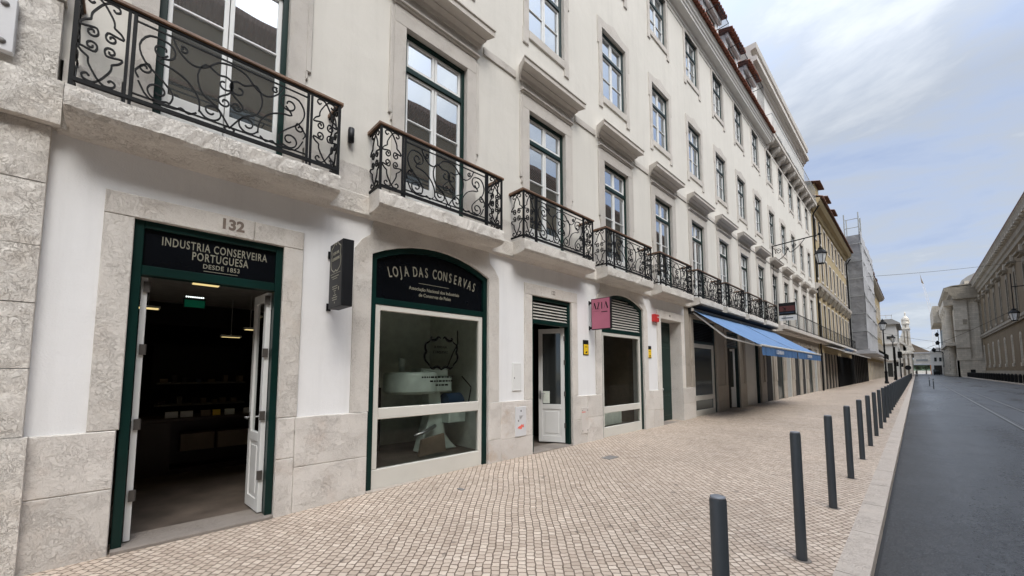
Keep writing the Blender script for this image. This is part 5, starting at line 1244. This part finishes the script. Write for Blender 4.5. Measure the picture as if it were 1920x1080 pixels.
for x_ in (10.4, 11.8): q = MB(); q.box(x_, x_ + .7, 237.9, 238, 5.4, 7.0); q.obj('window', M['glassd'], h7)
g = MB(); g.box(9.2, 9.45, 239, 239.4, 0, 4.0); tag(g.obj('orange_post', M['orange']), 'narrow orange post below the street end building', 'post')
def tree(x, y, h, r, lab, seed, group=None, cone=1.0):
    rnd = random.Random(seed); t = thing('tree', lab, 'tree', (x, y, 0), group); g = MB()
    g.tube([(x, y, -.1), (x + .1, y, h * .35), (x - .1, y, h * .7)], [.22, .16, .06], 7)
    for i in range(6):
        a = rnd.random() * 6.28; g.tube([(x, y, h * (.3 + .06 * i)), (x + math.cos(a) * r * .6, y + math.sin(a) * r * .6, h * (.5 + .07 * i))], [.09, .03], 5)
    g.obj('trunk', M['bark'], t); g = MB(); cl = [(rnd.uniform(-.6, .6) * r, rnd.uniform(-.6, .6) * r, h * rnd.uniform(.4, .9), r * rnd.uniform(.25, .5)) for _ in range(18)]
    for cx, cy, cz, cr_ in cl:
        for _ in range(130):
            v = Vector((rnd.gauss(0, 1), rnd.gauss(0, 1), rnd.gauss(0, 1))).normalized() * cr_ * rnd.random() ** .4; c = Vector((x + cx, y + cy, cz)) + v
            a = Vector((rnd.gauss(0, 1), rnd.gauss(0, 1), rnd.gauss(0, 1))).normalized() * .16; b = a.cross(Vector((rnd.gauss(0, 1), rnd.gauss(0, 1), rnd.gauss(0, 1)))).normalized() * .13
            g.quad(c - a, c - b, c + a, c + b)
    g.obj('crown', M['leaf'], t); return t
for i, (x, y, h, r, lab) in enumerate([(5.2, 262, 6.5, 2.6, 'dark green tree seen under the street end building, leftmost'), (8.2, 268, 7, 3.0, 'dark green tree seen under the street end building, in the middle'), (11.5, 266, 6, 2.8, 'dark green tree seen under the street end building, rightmost')]): tree(x, y, h, r, lab, i)
# low pale wall and parked vans beyond the opening
g = MB(); g.bbox(-2, 16, 280, 281, 0, 1.6, .05); tag(g.obj('far_wall', M['ashw']), 'low pale wall far beyond the opening at the street end', 'wall')
g = MB(); 
for i in range(24):
    pass
struct(MB().add([(-300, 420, -1), (-140, 470, 14), (-60, 480, 9), (60, 500, 12), (200, 480, 18), (400, 440, 4), (400, 440, -1)], [(0, 1, 2, 3, 4, 5, 6)]).obj('far_hill', M['leaf']))
# tower crane far away
t_ = thing('tower_crane', 'thin pale crane jib leaning into the sky above the street end', 'crane', (12, 300, 0)); g = MB()
def lattice(g, a, b, w_, n, r):
    a, b = Vector(a), Vector(b); 
    for dx in (-w_, w_): g.tube([a + Vector((dx, 0, 0)), b + Vector((dx * .4, 0, 0))], r, 4)
    for i in range(n): p = a.lerp(b, i / n); q = a.lerp(b, (i + 1) / n); s_ = 1 if i % 2 else -1; g.tube([p + Vector((w_ * s_ * (1 - .6 * i / n), 0, 0)), q + Vector((-w_ * s_ * (1 - .6 * (i+1) / n), 0, 0))], r * .7, 4)
lattice(g, (12.2, 300, 32), (9.6, 300, 50.5), .5, 14, .12); g.obj('jib', M['marble'], t_)
g = MB(); lattice(g, (12.4, 300, 0), (12.3, 300, 33), .7, 16, .15); g.obj('mast', M['marble'], t_)
g = MB(); g.prism([(9.2, 53.5), (9.7, 50), (10.4, 47.5), (9.5, 48.2)], 299.9, 300.1, 'y'); g.obj('jib_head', M['card'], t_)

# ================================================================== RIGHT SIDE PALACE
XP_ = 17.9
P = thing('palace', 'long brown palace with heavy eaves and hooded windows along the right side', 'building', (XP_, 125, 0))
def mir(mb): return mb
pc = [92.5 + 8.6 * i for i in range(9)]; up = (11.9, 18.6); lo = (3.0, 8.0)
# wall faces -x: build a grid wall with local x flipped
def grid_wall_r(x, y0, y1, z0, z1, holes, depth, name, mt, parent):
    g = MB().grid_wall(0, y0, y1, z0, z1, holes, depth); g.v = [(x - v[0], v[1], v[2]) for v in g.v]; return g.obj(name, mt, parent)
grid_wall_r(XP_, 80, 163, 0, 23.5, [(c - .8, c + .8, *up) for c in pc] + [(c - .42, c + .42, *lo) for c in pc], .5, 'wall', M['brown'], P)
g = MB(); g.box(XP_ + .6, 40, 80, 163, 0, 23.0); g.obj('inner_mass', M['dark'], P)
g = MB(); g.prism([(XP_, 22.2), (XP_ - .3, 22.3), (XP_ - .35, 22.9), (XP_ - .6, 23.1), (XP_ - .7, 23.8), (XP_ - 1.2, 24.2), (XP_ - 1.35, 25.0), (XP_ - 1.5, 25.3), (XP_, 25.5)], 80, 163, 'y'); g.obj('eaves_cornice', M['ash'], P)
g = MB(); g.prism([(XP_ - 1.4, 25.4), (XP_ - 1.45, 25.7), (XP_ + 6, 28.5), (XP_ + 14, 28.5), (XP_ + 14, 25)], 80, 168, 'y')
g.obj('roof', M['tileold'], P)
g = MB(); g.box(XP_ - .35, XP_, 80, 163, 10.1, 10.5); g.box(XP_ - .5, XP_, 80, 163, 10.5, 11.0); g.box(XP_ - .2, XP_, 80, 163, 11.0, 11.2); g.obj('mid_cornice', M['ash'], P)
g = MB(); g.box(XP_ - .15, XP_, 80, 163, 0, 1.6); g.obj('plinth', M['ash'], P)
g = MB()
for i in range(40): yy = 80 + i * 2.1; q = MB(); q.box(XP_ - 1.36, XP_ - .7, yy, yy + .5, 23.9, 24.2); q.obj('eaves_block', M['ashp'], P)
first = None
for c in pc:
    if first is None:
        g = MB(); 
        for s_ in (-1, 1): g.box(XP_ - .12, XP_ + .2, s_ * .8 - (.35 if s_ < 0 else 0), s_ * .8 + (.35 if s_ > 0 else 0), up[0], up[1] + .3)
        g.box(XP_ - .5, XP_, -1.7, 1.7, up[1] + 1.3, up[1] + 1.6); g.box(XP_ - .9, XP_, -1.9, 1.9, up[1] + 1.6, up[1] + 1.85)
        g.box(XP_ - .2, XP_, -1.4, 1.4, up[0] - .45, up[0]); g.box(XP_ - .1, XP_, -1.15, 1.15, up[1] + .3, up[1] + 1.3)
        w1 = link('upper_window', g.mesh('upper_window', M['ash']), P, (0, c, 0)); q = MB(); q.box(XP_ + .04, XP_ + .08, -.8, .8, up[0], up[1]); link('pane', q.mesh('pane', M['glassd']), w1)
        q = MB(); q.box(XP_ - .35, XP_ - .02, -.22, .22, up[1] + 1.9, up[1] + 3.2); link('keystone', q.mesh('keystone', M['ashp']), w1)
        g = MB(); a = arc_pts(-.42, .42, lo[1] - .35, lo[1], 6); inn = [(-.42, lo[0])] + a + [(.42, lo[0])]; o_ = [(-.72, lo[0])] + arc_pts(-.72, .72, lo[1] - .3, lo[1] + .35, 6) + [(.72, lo[0])]
        g.band(inn, o_, XP_ - .1, XP_ + .3); g.box(XP_ - .25, XP_ + .1, -.6, .6, lo[0] - .6, lo[0]); w2 = link('lower_window', g.mesh('lower_window', M['ashp']), P, (0, c, 0)); q = MB(); q.box(XP_ + .03, XP_ + .06, -.42, .42, lo[0], lo[1]); link('pane', q.mesh('pane', M['glassd']), w2); first = 1
    else: copy_tree(w1, P, (0, c, 0)); copy_tree(w2, P, (0, c, 0))
# projecting pavilion
Q = thing('palace_pavilion', 'pale ashlar corner pavilion of the palace jutting into the street with columns on its flank', 'building', (15, 175, 0))
g = MB(); g.box(13.4, 17.88, 163.1, 200, 0, 22.6); g.obj('wall', M['ashp'], Q)
g = MB(); g.box(13.0, 18.0, 162.6, 163.1, 0, 4.4); g.box(13.0, 13.4, 162.6, 200, 0, 4.4); g.box(12.85, 18.0, 162.45, 163.1, 4.4, 4.9); g.obj('plinth', M['ashp'], Q)
g = MB(); g.box(13.1, 15.6, 162.7, 163.1, 4.9, 21.2); g.box(16.6, 17.6, 162.8, 163.1, 4.9, 21.2); g.obj('pilasters', M['ashp'], Q)
prof = [(0, 21.2), (.3, 21.4), (.4, 22.2), (.9, 22.6), (1.1, 23.2), (1.7, 23.6), (1.9, 24.4), (0, 24.8)]
g = MB(); g.prism([(13.4 - a, b) for a, b in prof] + [(17.9, 24.8), (17.9, 21.2)], 161.4, 200, 'y'); g.prism([(163.1 - a, b) for a, b in prof], 11.6, 17.9, 'x') if False else None
g.obj('cornice', M['ash'], Q)
g = MB(); g.prism([(11.5, 24.5), (22, 24.7), (22, 25.4), (13, 25.0)], 161.4, 200, 'y'); g.obj('roof', M['ash'], Q)
g = MB(); 
for s_, (a, b) in enumerate(((13.15, 15.5),)):
    for zz in (7.5, 12.4): q = MB(); q.box(12.98, 15.7, 162.6, 162.75, zz, zz + .4); q.obj('band', M['ash'], Q)
q = MB(); q.box(14.6, 15.4, 162.62, 162.75, 14.2, 15.6); q.obj('wall_panel', M['ash'], Q)
for i, y in enumerate((168, 176, 184, 192)):
    g = MB(); g.lathe(12.4, y, [(1.0, 0), (1.0, .8), (.8, 1.0), (.78, 10), (.7, 18.6), (1.0, 19.2), (1.1, 20)], 14); autosmooth(g.obj('column', M['ashp'], Q))
g = MB(); g.box(11.4, 13.4, 165, 196, 20, 21.6); g.box(11.2, 13.4, 164.6, 196.4, 8.6, 9.6); g.obj('entablature', M['ashp'], Q)
Q2 = thing('far_palace_wing', 'far stone wing of the palace with a lamp cluster behind the pavilion', 'building', (14, 215, 0))
g = MB(); g.box(12.6, 24, 200.1, 236, 0, 21); g.obj('wall', M['ash'], Q2); g = MB(); g.box(11.4, 24, 200.1, 236, 21, 22.4); g.obj('cornice', M['ash'], Q2)
g = MB(); g.bbox(10.2, 12.6, 204, 236, 18.5, 24.5, .1); g.obj('attic_block', M['ashp'], Q2)
for y in range(204, 234, 6): q = MB(); q.box(12.5, 12.62, y, y + 2, 3, 8); q.box(12.5, 12.62, y, y + 2, 11, 17); q.obj('window', M['glassd'], Q2)
# grey mansard roof behind
g = MB(); g.prism([(15.6, 25), (15.8, 28), (16.6, 30.2), (18.0, 31.4), (22.5, 33.8), (28, 33.8), (28, 25)], 188, 215, 'y'); mr = g.obj('mansard_roof', M['slate']); tag(mr, 'rounded grey mansard roof rising behind the palace pavilion', 'roof')
for x_, zz in ((17.6, 28.6), (20.2, 29.4)):
    q = MB(); q.box(x_ - .5, x_ + .5, 187.6, 188.2, zz, zz + 1.3); q.obj('dormer', M['ashp'], mr)
# opposite row alongside us (outside the frame; it is what the upper windows mirror)
O = thing('opposite_row', 'brown row with a tiled roof across the road, mirrored in the shop windows', 'building', (18, 25, 0))
g = MB(); g.box(17.9, 30, -40, 79.9, 0, 19.0); g.obj('wall', M['brown'], O)
g = MB(); g.prism([(17.9, 18.6), (17.1, 19.1), (17.1, 19.45), (22, 20.8), (30, 20.8), (30, 18.6)], -40, 79.9, 'y'); g.obj('roof', M['tileold'], O)
g = MB(); g.box(17.7, 17.9, -40, 79.9, 8.2, 8.7); g.box(17.7, 17.9, -40, 79.9, 17.0, 17.4); g.obj('band', M['ash'], O)
y = -36.0
while y < 78:
    for z0, z1 in ((1.2, 4.8), (10.2, 14.6)):
        q = MB(); q.box(17.78, 17.88, y, y + 1.7, z0 - .2, z1 + .2); w_ = q.obj('window', M['ash'], O); q = MB(); q.box(17.74, 17.77, y + .2, y + 1.5, z0, z1); q.obj('pane', M['glassd'], w_)
    y += 4.8
# ---- street furniture
def lamp_post(x, y, h, lab, s_=1.0, lean=0):
    t = thing('lamp_post', lab, 'street lamp', (x, y, 0), 'lamp posts on the left pavement'); g = MB()
    g.lathe(x, y, [(.20, 0), (.20, .25), (.14, .35), (.13, 1.3), (.16, 1.4), (.09, 1.6), (.07, h * .55), (.09, h * .56), (.055, h - .2), (.08, h - .1), (.04, h)], 10); autosmooth(g.obj('post', M['iron'], t)); lantern(t, x, y, h, s_); return t
lamp_post(2.45, 65.4, 6.5, 'tall black lamp post with lantern on the left pavement, nearest of the far posts', 1.5); lamp_post(2.5, 92, 6.4, 'second black lamp post along the left pavement', 1.4)
def traffic_post(x, y, h, lab, board=False):
    t = thing('signal_post', lab, 'traffic signal', (x, y, 0)); g = MB(); g.cyl(x, y, 0, h, .09, 8); g.obj('post', M['iron'], t)
    g = MB(); g.bbox(x + .1, x + .36, y - .15, y + .1, 2.3, 3.0, .02); g.obj('signal_head', M['black'], t)
    if board: g = MB(); g.bbox(x - .3, x + .3, y - .05, y + .05, 4.0, 5.2, .05); g.obj('hanging_board', M['iron'], t)
traffic_post(2.75, 88, 5.4, 'dark traffic signal post with its head at the side of the post'); traffic_post(3.0, 104, 5.0, 'dark signal post carrying a tall dark board', True)
for i, (x, y) in enumerate(((5.95, 63.8), (6.05, 54.0))):
    t = thing('lane_delineator', 'thin grey delineator post standing in the road, %s of two' % ('farther' if i == 0 else 'nearer'), 'post', (x, y, -.1)); g = MB(); g.cyl(x, y, -.1, .85, .035, 8); g.obj('post', M['bollard'], t); g = MB(); g.cyl(x, y, .6, .72, .038, 8); g.obj('band', M['shutter'], t)
rb = None
for k in range(26):
    y = 78 + 3.0 * k; g = MB()
    if rb is None: g.lathe(14.15, 0, [(.16, 0), (.16, .95), (.12, 1.12), (.03, 1.2)], 10); rb = g.obj('stone_bollard', M['iron']); o = rb
    else: o = rb.copy(); COL.objects.link(o)
    o.location.y = y; tag(o, 'one of the dark bollards in the row along the opposite pavement below the palace', 'bollard', 'dark bollards along the opposite pavement')
g = MB(); g.bbox(14.6, 15.4, 152, 152.8, 0, 1.9, .05); tag(g.obj('utility_cabinet', M['iron']), 'dark street cabinet in front of the pale pavilion', 'cabinet')
t_ = thing('palace_lantern', 'black lantern on a wall bracket of the brown palace at the right edge', 'street lamp', (XP_, 84, 8)); X_, Yl = 14.5, 84.0
g = MB(); g.tube([(XP_, Yl, 12.8), (X_, Yl, 12.8)], .06, 6); g.tube([(X_, Yl, 14.6), (X_, Yl, 9.9)], .05, 6); g.obj('bracket', M['iron'], t_); lantern(t_, X_, Yl, 8.2, 2.0)
t_ = thing('lamp_cluster', 'dark cluster lamp on a curved arm in front of the far palace wing', 'street lamp', (12.6, 198, 8)); g = MB(); g.tube([(12.4, 198, 6.5), (11.4, 198, 8.0), (10.2, 198, 8.2), (9.6, 198, 8.0)], .16, 6)
g.obj('arm', M['iron'], t_)
for zz in (8.0, 10.4, 13.2): q = MB(); q.lathe(10.6 if zz > 8.5 else 9.6, 198, [(.3, zz), (.55, zz + .7), (.5, zz + .9), (.1, zz + 1.5)], 8); q.obj('lamp_head', M['iron'], t_)
q = MB(); q.tube([(10.9, 198, 8), (10.9, 198, 15.5)], .09, 5); q.obj('pole', M['iron'], t_)
# overhead wires across the street
wires = [((0, 60, 12.5), (17.9, 92, 17.5), .3, 'span wire crossing high above the street from the ochre house to the palace'),
         ((0, 110, 9.5), (12.4, 160, 9.0), .3, 'lower span wire crossing the street before the stone tower'),
         ((6.9, 120, 6.4), (17.9, 110, 12.5), .3, 'slanting wire running up to the palace wall'), ((2.2, 140, 8.3), (12.4, 170, 7.4), .2, 'lowest span wire near the street end')]
for a, b, sag, lab in wires:
    a, b = Vector(a), Vector(b); pts = [a.lerp(b, i / 16) - Vector((0, 0, sag * 4 * (i / 16) * (1 - i / 16))) for i in range(17)]
    g = MB(); g.tube(pts, .022 if a.y < 80 else .03, 4); tag(g.obj('span_wire', M['iron']), lab, 'wire')
# a few tiny things at the street end: parked van, round sign, pedestrian
t_ = thing('parked_van', 'dark parked van in the archway at the street end', 'van', (10.6, 228, -.1)); g = MB()
g.prism([(9.7, 0.3), (11.4, .3), (11.4, 1.9), (11.2, 2.2), (9.9, 2.2), (9.7, 1.9)], 226, 230, 'y'); g.obj('body', M['iron'], t_)
g = MB(); g.box(9.9, 11.2, 225.96, 226.0, 1.3, 2.0); g.obj('windscreen', M['glassd'], t_)
for x_ in (9.8, 11.1):
    for y_ in (226.7, 229.2): q = MB(); q.tube([(x_, y_, .25), (x_ + .2, y_, .25)], .35, 10); q.obj('wheel', M['black'], t_)
t_ = thing('round_sign', 'round dark traffic sign seen from behind on the left pavement far away', 'traffic sign', (3.6, 130, 0)); g = MB(); g.cyl(3.7, 130, 0, 2.6, .05, 6); g.obj('post', M['iron'], t_); g = MB(); g.tube([(3.7, 129.95, 2.3), (3.7, 130.0, 2.3)], .55, 16); g.obj('disc', M['black'], t_)
def person(x, y, z, h, lab, mt):
    sk = h / 1.75; J = {'pel': (0, 0, .95), 'spi': (0, 0, 1.2), 'che': (0, 0, 1.4), 'nek': (0, .01, 1.5), 'hed': (0, .02, 1.62), 'hdt': (0, .02, 1.72),
         'hl': (-.1, 0, .9), 'kl': (-.12, .1, .5), 'fl': (-.12, .18, .07), 'tl': (-.12, .05, .03), 'hr': (.1, 0, .9), 'kr': (.12, -.02, .5), 'fr': (.12, -.16, .08), 'tr': (.12, -.28, .03),
         'sl': (-.19, 0, 1.4), 'el': (-.25, -.06, 1.13), 'wl': (-.24, -.12, .88), 'sr': (.19, 0, 1.4), 'er': (.25, .06, 1.13), 'wr': (.24, .02, .88)}
    Rr = dict(pel=.15, spi=.13, che=.15, nek=.06, hed=.1, hdt=.07, hl=.1, kl=.065, fl=.05, tl=.04, hr=.1, kr=.065, fr=.05, tr=.04, sl=.075, el=.05, wl=.035, sr=.075, er=.05, wr=.035)
    E_ = [('pel', 'spi'), ('spi', 'che'), ('che', 'nek'), ('nek', 'hed'), ('hed', 'hdt'), ('pel', 'hl'), ('hl', 'kl'), ('kl', 'fl'), ('fl', 'tl'), ('pel', 'hr'), ('hr', 'kr'), ('kr', 'fr'), ('fr', 'tr'), ('che', 'sl'), ('sl', 'el'), ('el', 'wl'), ('che', 'sr'), ('sr', 'er'), ('er', 'wr')]
    ks = list(J); me = bpy.data.meshes.new('person'); me.from_pydata([tuple(c * sk for c in J[k]) for k in ks], [(ks.index(a), ks.index(b)) for a, b in E_], []); me.materials.append(M[mt])
    o = bpy.data.objects.new('person', me); COL.objects.link(o); md = o.modifiers.new('skin', 'SKIN'); lay = me.skin_vertices[0].data if me.skin_vertices else None
    if lay is None:
        bpy.context.view_layer.objects.active = o
    else:
        for i, k in enumerate(ks): lay[i].radius = (Rr[k] * sk, Rr[k] * sk); lay[i].use_root = (k == 'pel')
    o.modifiers.new('sub', 'SUBSURF').levels = 1; o.location = (x, y, z); tag(o, lab, 'person'); return o
try: person(5.0, 168, -.1, 1.75, 'person in dark clothes walking in the road at the far street end', 'black')
except Exception as ex_: print('person failed', ex_)
